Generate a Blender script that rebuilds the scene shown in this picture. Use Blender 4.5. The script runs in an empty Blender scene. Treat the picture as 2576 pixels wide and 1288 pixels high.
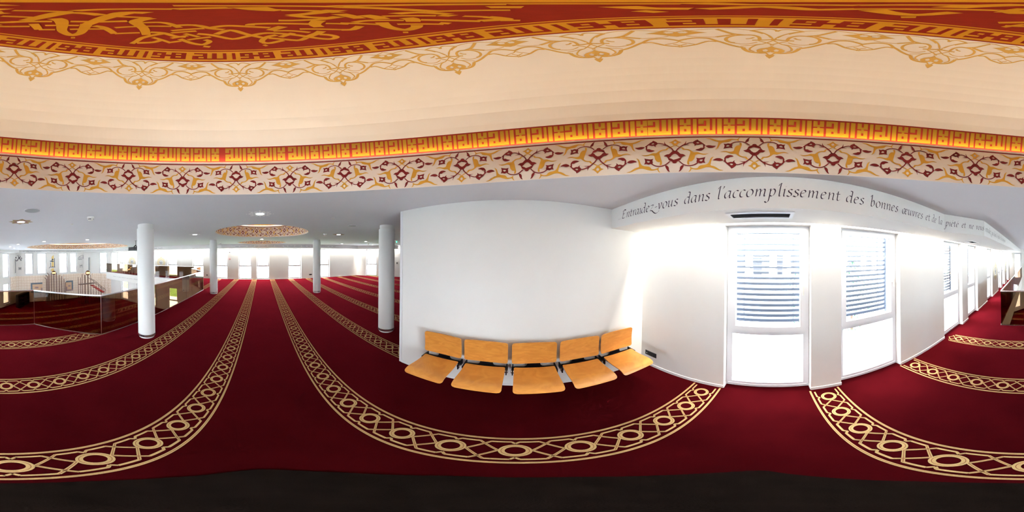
import bpy, bmesh, math, random
from mathutils import Vector, Matrix
from mathutils.geometry import tessellate_polygon
PI = math.pi
random.seed(7)
scene = bpy.context.scene

# ------------------------------------------------------------------ camera, world, light, exposure
H = 1.75                       # eye height
ZC = 2.352                     # ceiling
ZL = -2.91                     # floor of the prayer hall below
cam_d = bpy.data.cameras.new('camera')
cam_d.type = 'PANO'
try:
    cam_d.panorama_type = 'EQUIRECTANGULAR'
except Exception:
    pass
for holder in (cam_d, getattr(cam_d, 'cycles', None)):
    try:
        holder.panorama_type = 'EQUIRECTANGULAR'
    except Exception:
        pass
cam = bpy.data.objects.new('camera', cam_d)
scene.collection.objects.link(cam)
RC = Matrix(((0.99922149, -0.03650307, -0.01496444),
             (0.03658000, 0.99931872, 0.00489962),
             (0.01477539, -0.00544320, 0.99987602)))
RL = Matrix(((1, 0, 0), (0, 0, -1), (0, 1, 0)))
M3 = RC @ RL
cam.matrix_world = Matrix.Translation((0, 0, H)) @ M3.to_4x4()
scene.camera = cam

world = bpy.data.worlds.new('world')
scene.world = world
world.use_nodes = True
bg = world.node_tree.nodes['Background']
bg.inputs[0].default_value = (0.84, 0.92, 1.0, 1)
bg.inputs[1].default_value = 14.0

scene.view_settings.view_transform = 'Standard'
scene.view_settings.look = 'None'
scene.view_settings.gamma = 1
scene.view_settings.use_curve_mapping = False
scene.view_settings.exposure = 1.05
cy = scene.cycles
cy.max_bounces = 6
cy.diffuse_bounces = 4
cy.glossy_bounces = 3
cy.transmission_bounces = 4
cy.transparent_max_bounces = 24
cy.use_denoising = True
cy.use_adaptive_sampling = True
cy.adaptive_threshold = .03
cy.time_limit = 1150
cy.sample_clamp_indirect = 8
cy.caustics_reflective = False
cy.caustics_refractive = False

E_LED_WALL = 50.0      # W per 3 m of cove lamp
E_DOME = 17.0          # emission of the dome light ring
E_SPOT = 22.0

def area_light(name, loc, rot, sx, sy, power, col=(1, .93, .83), spread=None):
    l = bpy.data.lights.new(name, 'AREA')
    l.shape = 'RECTANGLE'; l.size = sx; l.size_y = sy
    l.energy = power; l.color = col
    if spread: l.spread = spread
    o = bpy.data.objects.new(name, l)
    o.location = loc; o.rotation_euler = rot
    scene.collection.objects.link(o)
    return o

# cove lamps hidden in the slot between the soffit and the window walls
for k in range(5):
    y = .1 - 2.95 * k
    area_light('cove_lamp', (1.597, y - .0, 2.27), (0, 0, 0), .05, 2.9, E_LED_WALL)
for k in range(7):
    y = 5.6 - 2.95 * k
    area_light('cove_lamp', (-10.905, y, 2.27), (0, 0, 0), .05, 2.9, E_LED_WALL * 1.35)
area_light('cove_lamp', (-9.46, 8.15, 2.27), (0, 0, math.atan2(2.05, 2.95)), 3.3, .05, E_LED_WALL * 1.35)

# ------------------------------------------------------------------ materials
def lin(r, g, b):
    f = lambda c: (c / 255) / 12.92 if c / 255 <= .04045 else ((c / 255 + .055) / 1.055) ** 2.4
    return (f(r), f(g), f(b), 1)

MATS = {}
def mat(name, col, rough=.6, metal=0, spec=.3, noise=0, nscale=30, bump=0, bscale=200, emit=0, sheen=0):
    m = bpy.data.materials.new(name); m.use_nodes = True
    nt = m.node_tree; b = nt.nodes['Principled BSDF']
    b.inputs['Base Color'].default_value = col
    b.inputs['Roughness'].default_value = rough
    b.inputs['Metallic'].default_value = metal
    b.inputs['Specular IOR Level'].default_value = spec
    if sheen:
        b.inputs['Sheen Weight'].default_value = sheen
        b.inputs['Sheen Tint'].default_value = (1, .05, .09, 1)
    if emit:
        b.inputs['Emission Color'].default_value = col
        b.inputs['Emission Strength'].default_value = emit
    tc = nt.nodes.new('ShaderNodeTexCoord')
    if noise:
        n = nt.nodes.new('ShaderNodeTexNoise'); n.inputs['Scale'].default_value = nscale; n.inputs['Detail'].default_value = 4
        nt.links.new(tc.outputs['Object'], n.inputs['Vector'])
        r = nt.nodes.new('ShaderNodeMapRange')
        r.inputs['From Min'].default_value = .3; r.inputs['From Max'].default_value = .7
        r.inputs['To Min'].default_value = 1 - noise; r.inputs['To Max'].default_value = 1 + noise * .6
        nt.links.new(n.outputs['Fac'], r.inputs['Value'])
        mx = nt.nodes.new('ShaderNodeVectorMath'); mx.operation = 'SCALE'
        mx.inputs[0].default_value = col[:3]
        nt.links.new(r.outputs['Result'], mx.inputs['Scale'])
        nt.links.new(mx.outputs[0], b.inputs['Base Color'])
    if bump:
        n2 = nt.nodes.new('ShaderNodeTexNoise'); n2.inputs['Scale'].default_value = bscale
        nt.links.new(tc.outputs['Object'], n2.inputs['Vector'])
        bp = nt.nodes.new('ShaderNodeBump'); bp.inputs['Strength'].default_value = bump; bp.inputs['Distance'].default_value = .002
        nt.links.new(n2.outputs['Fac'], bp.inputs['Height']); nt.links.new(bp.outputs[0], b.inputs['Normal'])
    MATS[name] = m
    return m

m_wall = mat('wall_paint', lin(226, 226, 224), .85, noise=.012, nscale=3, bump=.15, bscale=300)
m_ceil = mat('ceiling_paint', lin(226, 227, 233), .9, noise=.012, nscale=2)
m_frame = mat('white_frame', lin(222, 223, 227), .35)
m_base = mat('white_skirting', lin(228, 228, 228), .5)
m_carpet = mat('red_carpet', lin(46, 4, 6), 1.0, spec=0, noise=.34, nscale=2.0, bump=.6, bscale=900, sheen=.28)
m_tan = mat('carpet_tan', lin(184, 154, 106), 1.0, spec=0, noise=.15, nscale=240, bump=.5, bscale=900)
m_tan2 = mat('carpet_tan_dark_yarn', lin(128, 84, 58), 1.0, spec=.05)  # darker yarn of the thin line woven inside the tan bands
m_dome = mat('dome_cream', lin(248, 238, 222), .8, noise=.01, nscale=3)
m_drum = mat('drum_cream', lin(226, 212, 196), .8)
m_crim = mat('crimson_paint', lin(124, 26, 28), .6)
m_yel = mat('ochre_paint', lin(216, 160, 56), .6)
m_gold = mat('gold_paint', lin(150, 110, 17), .5)
m_redb = mat('red_ground_paint', lin(140, 34, 14), .6)
m_gold2 = mat('medallion_gold', lin(214, 148, 28), .5, noise=.06, nscale=12)
m_red2 = mat('medallion_red', lin(148, 36, 12), .7, noise=.08, nscale=40)
m_ink = mat('dark_lettering', lin(58, 44, 62), .6)
m_inkg = mat('grey_lettering', lin(120, 122, 134), .6)
m_steel = mat('brushed_steel', (.62, .62, .62, 1), .28, metal=1, noise=.1, nscale=60)
m_chrome = mat('chrome', (.75, .75, .75, 1), .12, metal=1)
m_black = mat('black_steel', lin(22, 20, 26), .45)
m_dark = mat('dark_plastic', lin(44, 44, 50), .5)
m_plast = mat('white_plastic', lin(226, 226, 222), .4)
m_grey = mat('grey_plastic', lin(150, 153, 155), .5)
m_brown = mat('brown_tube', lin(92, 58, 46), .35, metal=.4)
m_nadir = mat('dark_brown_nadir', lin(21, 15, 12), 1.0, spec=.03, noise=.3, nscale=14, bump=.5, bscale=500)  # colour of the patch added over the blurred nadir
m_tile_red = mat('red_tread', lin(170, 40, 30), .9)
m_mosa = mat('blue_mosaic', lin(120, 136, 150), .5, noise=.35, nscale=30)
m_mosb = mat('pink_mosaic', lin(176, 150, 150), .5, noise=.3, nscale=30)
m_sand = mat('sand_panel', lin(222, 190, 158), .6)
m_lite = mat('lamp_white', (1, .96, .9, 1), .5, emit=E_SPOT)
m_ring = mat('dome_light', (1, .965, .885, 1), .5, emit=E_DOME)
m_amb = mat('amber_panel', (1, .55, .16, 1), .5, emit=1.6)
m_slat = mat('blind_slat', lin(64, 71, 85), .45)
m_grass = mat('lawn', lin(92, 130, 52), 1.0, noise=.25, nscale=3)
m_leaf = mat('leaf', lin(40, 84, 52), .8, noise=.3, nscale=6)
m_bldg = mat('pale_render', lin(190, 205, 215), .9)
m_goldo = mat('pale_gold_ornament', lin(224, 214, 186), .5)
m_rosg = mat('gold_rosette_paint', lin(176, 160, 110), .7)
m_rosr = mat('red_rosette_paint', lin(170, 128, 120), .7)
m_rosw = mat('white_rosette_paint', lin(253, 253, 254), .7)
m_exit = mat('exit_green', (.05, .9, .5, 1), .5, emit=1.5)

def glass_mat(name, tint, refl=.5):
    m = bpy.data.materials.new(name); m.use_nodes = True
    nt = m.node_tree; nt.nodes.clear()
    out = nt.nodes.new('ShaderNodeOutputMaterial')
    tr = nt.nodes.new('ShaderNodeBsdfTransparent'); tr.inputs[0].default_value = (*tint, 1)
    gl = nt.nodes.new('ShaderNodeBsdfGlossy'); gl.inputs['Roughness'].default_value = .02
    fr = nt.nodes.new('ShaderNodeFresnel'); fr.inputs['IOR'].default_value = 1.45
    mu = nt.nodes.new('ShaderNodeMath'); mu.operation = 'MULTIPLY'; mu.inputs[1].default_value = refl
    mx = nt.nodes.new('ShaderNodeMixShader')
    nt.links.new(fr.outputs[0], mu.inputs[0]); nt.links.new(mu.outputs[0], mx.inputs[0])
    nt.links.new(tr.outputs[0], mx.inputs[1]); nt.links.new(gl.outputs[0], mx.inputs[2])
    nt.links.new(mx.outputs[0], out.inputs[0])
    return m
m_pane = glass_mat('window_glass', (.97, .985, .99), .6)
m_tint = glass_mat('bronze_tinted_glass', (.44, .345, .26), .2)

def wood_mat():
    m = bpy.data.materials.new('beech_plywood'); m.use_nodes = True
    nt = m.node_tree; b = nt.nodes['Principled BSDF']
    tc = nt.nodes.new('ShaderNodeTexCoord'); mp = nt.nodes.new('ShaderNodeMapping')
    mp.inputs['Scale'].default_value = (3, 3, 9)
    n = nt.nodes.new('ShaderNodeTexNoise'); n.inputs['Scale'].default_value = 2.2; n.inputs['Detail'].default_value = 6; n.inputs['Distortion'].default_value = 1.4
    oi = nt.nodes.new('ShaderNodeObjectInfo')
    ad = nt.nodes.new('ShaderNodeVectorMath'); ad.operation = 'ADD'
    cb = nt.nodes.new('ShaderNodeCombineXYZ'); ml = nt.nodes.new('ShaderNodeMath'); ml.operation = 'MULTIPLY'; ml.inputs[1].default_value = 17
    nt.links.new(oi.outputs['Random'], ml.inputs[0]); nt.links.new(ml.outputs[0], cb.inputs[0])
    nt.links.new(tc.outputs['Object'], ad.inputs[0]); nt.links.new(cb.outputs[0], ad.inputs[1])
    nt.links.new(ad.outputs[0], mp.inputs[0]); nt.links.new(mp.outputs[0], n.inputs['Vector'])
    cr = nt.nodes.new('ShaderNodeValToRGB')
    cr.color_ramp.elements[0].position = .35; cr.color_ramp.elements[0].color = lin(200, 130, 54)
    cr.color_ramp.elements[1].position = .65; cr.color_ramp.elements[1].color = lin(216, 148, 66)
    nt.links.new(n.outputs['Fac'], cr.inputs[0]); nt.links.new(cr.outputs[0], b.inputs['Base Color'])
    b.inputs['Roughness'].default_value = .38
    b.inputs['Coat Weight'].default_value = .3; b.inputs['Coat Roughness'].default_value = .25
    return m
m_wood = wood_mat()

def tile_mat():
    m = bpy.data.materials.new('lattice_tile'); m.use_nodes = True
    nt = m.node_tree; b = nt.nodes['Principled BSDF']; b.inputs['Roughness'].default_value = .5
    tc = nt.nodes.new('ShaderNodeTexCoord')
    v = nt.nodes.new('ShaderNodeTexVoronoi'); v.feature = 'DISTANCE_TO_EDGE'; v.inputs['Scale'].default_value = 7.5; v.inputs['Randomness'].default_value = .35
    nt.links.new(tc.outputs['Object'], v.inputs['Vector'])
    v2 = nt.nodes.new('ShaderNodeTexVoronoi'); v2.feature = 'DISTANCE_TO_EDGE'; v2.inputs['Scale'].default_value = 3.6; v2.inputs['Randomness'].default_value = .25
    nt.links.new(tc.outputs['Object'], v2.inputs['Vector'])
    mn = nt.nodes.new('ShaderNodeMath'); mn.operation = 'MINIMUM'
    nt.links.new(v.outputs[0], mn.inputs[0]); nt.links.new(v2.outputs[0], mn.inputs[1])
    cr = nt.nodes.new('ShaderNodeValToRGB')
    cr.color_ramp.elements[0].position = .02; cr.color_ramp.elements[0].color = lin(206, 178, 148)
    cr.color_ramp.elements[1].position = .048; cr.color_ramp.elements[1].color = lin(242, 230, 218)
    nt.links.new(mn.outputs[0], cr.inputs[0]); nt.links.new(cr.outputs[0], b.inputs['Base Color'])
    return m
m_tile = tile_mat()

# ------------------------------------------------------------------ mesh helpers
class MB:
    def __init__(s): s.v = []; s.f = []; s.m = []
    def add(s, vs, fs, mi=0):
        o = len(s.v); s.v += [tuple(v) for v in vs]
        s.f += [tuple(i + o for i in f) for f in fs]; s.m += [mi] * len(fs)
    def box(s, x0, x1, y0, y1, z0, z1, mi=0):
        x0, x1 = min(x0, x1), max(x0, x1); y0, y1 = min(y0, y1), max(y0, y1); z0, z1 = min(z0, z1), max(z0, z1)
        s.add([(x0, y0, z0), (x1, y0, z0), (x1, y1, z0), (x0, y1, z0), (x0, y0, z1), (x1, y0, z1), (x1, y1, z1), (x0, y1, z1)],
              [(0, 3, 2, 1), (4, 5, 6, 7), (0, 1, 5, 4), (1, 2, 6, 5), (2, 3, 7, 6), (3, 0, 4, 7)], mi)
    def obox(s, F, u0, u1, w0, w1, z0, z1, mi=0):
        # box in a wall frame F(u, w, z)
        c = [(u0, w0), (u1, w0), (u1, w1), (u0, w1)]
        s.add([F(u, w, z0) for u, w in c] + [F(u, w, z1) for u, w in c],
              [(0, 3, 2, 1), (4, 5, 6, 7), (0, 1, 5, 4), (1, 2, 6, 5), (2, 3, 7, 6), (3, 0, 4, 7)], mi)
    def lathe(s, prof, n=48, c=(0, 0, 0), mi=0, cap=True):
        o = []
        for r, z in prof:
            for k in range(n):
                a = 2 * PI * k / n; o.append((c[0] + r * math.cos(a), c[1] + r * math.sin(a), c[2] + z))
        f = []
        for j in range(len(prof) - 1):
            for k in range(n):
                k2 = (k + 1) % n; f.append((j * n + k, j * n + k2, (j + 1) * n + k2, (j + 1) * n + k))
        if cap:
            f.append(tuple(range(n - 1, -1, -1))); f.append(tuple((len(prof) - 1) * n + k for k in range(n)))
        s.add(o, f, mi)
    def tube(s, path, r, n=10, mi=0):
        P = [Vector(p) for p in path]; o = []; f = []
        for i, p in enumerate(P):
            d = (P[min(i + 1, len(P) - 1)] - P[max(i - 1, 0)]).normalized()
            up = Vector((0, 0, 1)) if abs(d.z) < .95 else Vector((1, 0, 0))
            a = d.cross(up).normalized(); b = d.cross(a).normalized()
            for k in range(n):
                t = 2 * PI * k / n; o.append(p + a * r * math.cos(t) + b * r * math.sin(t))
        for i in range(len(P) - 1):
            for k in range(n):
                k2 = (k + 1) % n; f.append((i * n + k, i * n + k2, (i + 1) * n + k2, (i + 1) * n + k))
        f.append(tuple(range(n))[::-1]); f.append(tuple((len(P) - 1) * n + k for k in range(n)))
        s.add(o, f, mi)
    def prism(s, poly, z0, z1, mi=0, mi_side=None, top=True, bottom=True, holes=()):
        mi_side = mi if mi_side is None else mi_side
        loops = [list(poly)] + [list(h) for h in holes]
        flat = [p for l in loops for p in l]
        tris = tessellate_polygon([[Vector((p[0], p[1], 0)) for p in l] for l in loops])
        for z, use in ((z0, bottom), (z1, top)):
            if use:
                s.add([(p[0], p[1], z) for p in flat], [tuple(t) for t in tris], mi)
        for l in loops:
            n = len(l)
            s.add([(p[0], p[1], z0) for p in l] + [(p[0], p[1], z1) for p in l],
                  [(i, (i + 1) % n, n + (i + 1) % n, n + i) for i in range(n)], mi_side)
    def flat(s, loops, fn, mi=0):
        flat = [p for l in loops for p in l]
        tris = tessellate_polygon([[Vector((p[0], p[1], 0)) for p in l] for l in loops])
        s.add([fn(*p) for p in flat], [tuple(t) for t in tris], mi)
    def strip(s, pts, w, fn, mi=0, taper=None):
        # stroke of width w along pts (2-D), mapped by fn
        n = len(pts); L = []; R = []
        for i, p in enumerate(pts):
            a = pts[max(i - 1, 0)]; b = pts[min(i + 1, n - 1)]
            dx, dy = b[0] - a[0], b[1] - a[1]; q = math.hypot(dx, dy) or 1
            ww = w / 2
            if taper: ww *= taper(i / max(n - 1, 1))
            L.append((p[0] - dy / q * ww, p[1] + dx / q * ww)); R.append((p[0] + dy / q * ww, p[1] - dx / q * ww))
        s.add([fn(*p) for p in L] + [fn(*p) for p in R], [(i, i + 1, n + i + 1, n + i) for i in range(n - 1)], mi)
    def build(s, name, mats, parent=None, smooth=False, loc=(0, 0, 0)):
        me = bpy.data.meshes.new(name)
        me.from_pydata(s.v, [], s.f)
        if not isinstance(mats, (list, tuple)): mats = [mats]
        for m in mats: me.materials.append(m)
        me.polygons.foreach_set('material_index', s.m)
        if smooth: me.polygons.foreach_set('use_smooth', [True] * len(s.f))
        me.update()
        o = bpy.data.objects.new(name, me); scene.collection.objects.link(o)
        o.parent = parent; o.location = loc
        if smooth:
            try:
                me.set_sharp_from_angle(angle=math.radians(40))
            except Exception:
                pass
        return o

def fix_normals(o):
    bm = bmesh.new(); bm.from_mesh(o.data); bmesh.ops.recalc_face_normals(bm, faces=bm.faces); bm.to_mesh(o.data); bm.free()
    return o

def cr(pts, k=5, closed=False):
    n = len(pts)
    if n < 3 and not closed: return list(pts)
    out = []
    rng = range(n if closed else n - 1)
    for i in rng:
        if closed:
            p0, p1, p2, p3 = pts[(i - 1) % n], pts[i], pts[(i + 1) % n], pts[(i + 2) % n]
        else:
            p0, p1, p2, p3 = pts[max(i - 1, 0)], pts[i], pts[i + 1], pts[min(i + 2, n - 1)]
        for j in range(k):
            t = j / k
            out.append(tuple(.5 * (2 * p1[a] + (p2[a] - p0[a]) * t + (2 * p0[a] - 5 * p1[a] + 4 * p2[a] - p3[a]) * t * t
                                   + (3 * p1[a] - p0[a] - 3 * p2[a] + p3[a]) * t ** 3) for a in range(2)))
    if not closed: out.append(tuple(pts[-1]))
    return out

def thing(name, label, cat, loc=(0, 0, 0), group=None, rz=0):
    o = bpy.data.objects.new(name, None); scene.collection.objects.link(o)
    o.empty_display_size = .1; o.location = loc; o.rotation_euler = (0, 0, rz)
    o['label'] = label; o['category'] = cat; o['kind'] = 'thing'
    if group: o['group'] = group
    return o
def tag(o, label, cat, group=None, kind='thing'):
    o['label'] = label; o['category'] = cat; o['kind'] = kind
    if group: o['group'] = group
    return o
def struct(o, label=None):
    o['kind'] = 'structure'
    if label: o['label'] = label
    return o
def dup(root, loc, label=None, group=None):
    r = root.copy(); scene.collection.objects.link(r); r.location = loc
    if label: r['label'] = label
    if group: r['group'] = group
    for ch in list(root.children):
        c = ch.copy(); scene.collection.objects.link(c); c.parent = r
        for g in list(ch.children):
            d = g.copy(); scene.collection.objects.link(d); d.parent = c
    return r
PAT_F={"bd":[[-0.0004,0.2952],[0.0113,0.2916],[0.0167,0.2762],[0.0252,0.2726],[0.0391,0.2616],[0.0455,0.2393],[0.0541,0.2248],[0.0732,0.2182],[0.0584,0.2032],[0.0499,0.1993],[0.0414,0.199],[0.0329,0.1917],[0.0245,0.1774],[0.016,0.1667],[0.0076,0.163],[-0.0005,0.1611]],"bdh":[[-0.0014,0.2661],[0.0072,0.2587],[0.02,0.2478],[0.0391,0.2361],[0.0285,0.2276],[0.0201,0.211],[0.0053,0.1962],[-0.0011,0.1971]],"st1":[[0.0305,0.2747],[0.0432,0.2907],[0.0581,0.3071],[0.0794,0.318],[0.1008,0.321],[0.1243,0.316],[0.1414,0.3049],[0.1564,0.2898]],"fl1":[[0.1446,0.2892],[0.1564,0.2938],[0.1692,0.3004],[0.1778,0.2989],[0.1864,0.2934],[0.2036,0.2964],[0.1971,0.2804],[0.196,0.2649],[0.2024,0.2351],[0.1885,0.2418],[0.1756,0.2449],[0.1628,0.248],[0.1414,0.2432],[0.1478,0.2585],[0.1457,0.2737]],"fl1h":[[0.1628,0.2708],[0.1692,0.2788],[0.1778,0.2793],[0.1842,0.27],[0.1853,0.2605],[0.1767,0.2612],[0.1671,0.2633]],"lf1":[[0.0291,0.3742],[0.043,0.3662],[0.0516,0.3497],[0.058,0.3334],[0.0613,0.3153],[0.0538,0.313],[0.041,0.3246],[0.0367,0.3408],[0.0356,0.3574]],"st2":[[0.0097,0.1648],[0.0204,0.1396],[0.0353,0.12],[0.0544,0.0978],[0.0671,0.087]],"st2b":[[0.0608,0.0948],[0.0693,0.0744],[0.0715,0.0481]],"st2c":[[0.0586,0.0963],[0.0756,0.0969],[0.0978,0.1041]],"st2d":[[0.0671,0.0886],[0.0905,0.0751],[0.1074,0.0694],[0.1202,0.0714]],"fl2":[[0.1265,0.1133],[0.1371,0.1039],[0.1414,0.096],[0.1563,0.0966],[0.169,0.0907],[0.1797,0.088],[0.1712,0.0702],[0.1584,0.0542],[0.1488,0.0324],[0.135,0.0425],[0.1223,0.0559],[0.1159,0.0712],[0.1223,0.0841],[0.1308,0.0972],[0.1286,0.1068]],"fl2h":[[0.1382,0.0736],[0.1478,0.0803],[0.1605,0.0777],[0.1563,0.0681],[0.1456,0.0636]],"st3":[[0.1563,0.0556],[0.1712,0.0734],[0.184,0.0898],[0.1989,0.1098]],"lf3":[[0.2021,0.1133],[0.2182,0.1306],[0.2353,0.1348],[0.2525,0.1307],[0.2706,0.1135],[0.2481,0.1106],[0.231,0.1049],[0.216,0.1058]],"lf4":[[0.135,0.1537],[0.1499,0.1646],[0.1648,0.167],[0.1798,0.1626],[0.1926,0.1461],[0.1968,0.1262],[0.1925,0.103],[0.185,0.1027],[0.1862,0.1323],[0.1712,0.1333],[0.1584,0.1445]],"y1":[[-0.0011,0.1028],[0.0078,0.0982],[0.0174,0.084],[0.0228,0.07],[0.0429,0.0611],[0.027,0.053],[0.0144,0.0405],[-0.0011,0.0221]],"y1h":[[-0.0009,0.0757],[0.0058,0.0743],[0.0112,0.0603],[0.0059,0.0479],[-0.0008,0.0453]],"ys":[[0.0078,0.1014],[0.0205,0.1115],[0.0332,0.12],[0.0458,0.1303]],"y2":[[0.05,0.1472],[0.0606,0.1526],[0.0797,0.155],[0.0988,0.1694],[0.102,0.187],[0.0966,0.2154],[0.0902,0.2484],[0.0859,0.2672],[0.0837,0.2825],[0.0858,0.3063],[0.0986,0.3076],[0.0955,0.2791],[0.1072,0.2777],[0.12,0.2687],[0.1307,0.2464],[0.135,0.2171],[0.1457,0.2067],[0.1627,0.2039],[0.1841,0.2104],[0.2034,0.2096],[0.2248,0.1964],[0.2034,0.2006],[0.182,0.1977],[0.1627,0.1879],[0.1457,0.1801],[0.1243,0.1809],[0.1116,0.1665],[0.0946,0.1504],[0.0755,0.143],[0.0628,0.1408],[0.0522,0.1255],[0.0437,0.1236]],"y3":[[0.0921,0.3768],[0.105,0.371],[0.1136,0.3524],[0.1285,0.3553],[0.15,0.3585],[0.1714,0.3534],[0.1929,0.3443],[0.2101,0.3371],[0.2316,0.3364],[0.2532,0.3441],[0.2792,0.3606],[0.3009,0.3686],[0.3226,0.3661],[0.2965,0.3577],[0.2791,0.3418],[0.2575,0.3259],[0.238,0.3185],[0.239,0.2986],[0.2422,0.2715],[0.2486,0.2453],[0.2582,0.2292],[0.2421,0.2412],[0.2335,0.2595],[0.225,0.2898],[0.2122,0.3068],[0.1929,0.3137],[0.1714,0.3185],[0.1585,0.33],[0.15,0.3439],[0.1285,0.3448],[0.1114,0.3357],[0.1007,0.3271],[0.105,0.3437],[0.1007,0.3644]]}
PAT_L={"tip":[[-0.36,1.0061],[1.3,1.0132],[0.81,1.0369],[0.02,1.061]],"tre":[[-0.28,0.8848],[0.91,0.909],[2.67,0.9259],[3.61,0.9474],[3.43,0.9707],[2.37,0.9834],[1.01,0.9777],[0.07,0.9727]],"treh":[[0.63,0.9456],[1.26,0.9314],[2.15,0.9431],[1.85,0.9633],[1.04,0.9646]],"s":[[0.007,[[0.46,1.008],[1.22,0.9787]]],[0.015,[[1.03,0.9809],[2.58,0.985],[4.59,0.9775],[5.94,0.9605],[6.82,0.9298],[7.04,0.9111]]],[0.007,[[2.48,0.8638],[4.06,0.8812],[5.21,0.9189],[5.25,0.9451],[4.12,0.9663]]],[0.013,[[7.04,0.9111],[8.34,0.9016],[10.31,0.8762],[12.24,0.8412],[13.63,0.82],[15.19,0.7889],[16.88,0.7795],[18.82,0.7793],[20.6,0.7912],[22.6,0.813]]],[0.011,[[13.47,0.8313],[15.36,0.8249],[16.93,0.8433],[18.5,0.8683],[20.45,0.8847],[23.02,0.8996]]],[0.006,[[18.5,0.8683],[20.35,0.8493],[21.81,0.8365],[22.81,0.8096]]],[0.006,[[20.8,0.8569],[22.99,0.8852]]],[0.006,[[2.69,0.8635],[5.09,0.8797],[7.67,0.8926]]],[0.012,[[3.3,0.8034],[3.65,0.7666],[5.16,0.7413],[7.31,0.7397],[9.57,0.752],[11.05,0.7799],[11.24,0.8126],[10.33,0.84],[9.1,0.848]]],[0.009,[[4.76,0.7715],[5.52,0.7869],[6.63,0.792]]],[0.006,[[3.75,0.8356],[5.59,0.8592],[7.71,0.8629],[10.15,0.8468]]],[0.014,[[7.31,0.7397],[9.8,0.7234],[11.16,0.7007],[12.51,0.6728],[13.29,0.6588]]],[0.014,[[9.43,0.7324],[11.75,0.7528],[13.57,0.7674]]],[0.006,[[13.57,0.7674],[15.3,0.7677],[18.31,0.7612],[20.44,0.7485]]],[0.007,[[0.72,0.7745],[1.84,0.7331],[3.29,0.7044]]],[0.014,[[2.77,0.7184],[4.09,0.6966],[5.86,0.6756]]],[0.006,[[5.86,0.6756],[8.8,0.6572],[12.11,0.6515],[15.54,0.6587],[19.0,0.675],[20.85,0.6857]]],[0.012,[[-0.39,0.7928],[2.05,0.8053],[5.06,0.8107]]],[0.007,[[-0.43,0.8784],[1.31,0.846],[3.61,0.8161]]],[0.006,[[-0.43,0.7995],[1.26,0.8395],[2.48,0.8638]]],[0.006,[[-0.37,0.7829],[-0.93,0.7575],[-1.55,0.7387]]],[0.009,[[5.88,0.6775],[3.96,0.6637],[2.08,0.6546],[0.63,0.6636],[0.17,0.6796],[0.03,0.6864]]],[0.006,[[19.01,0.677],[20.74,0.6626],[22.7,0.6463]]]],"node":[[-0.61,0.78],[0.71,0.7976],[0.09,0.8118],[-0.66,0.8097]],"dia":[[15.4,0.7063],[17.54,0.6933],[19.45,0.6747],[20.82,0.6791],[22.54,0.6912],[22.77,0.757],[20.88,0.7482],[19.27,0.7296],[17.21,0.7147]],"diah":[[19.67,0.6963],[20.61,0.6838],[22.11,0.6948],[21.73,0.7115],[20.3,0.7124]]}
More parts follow.
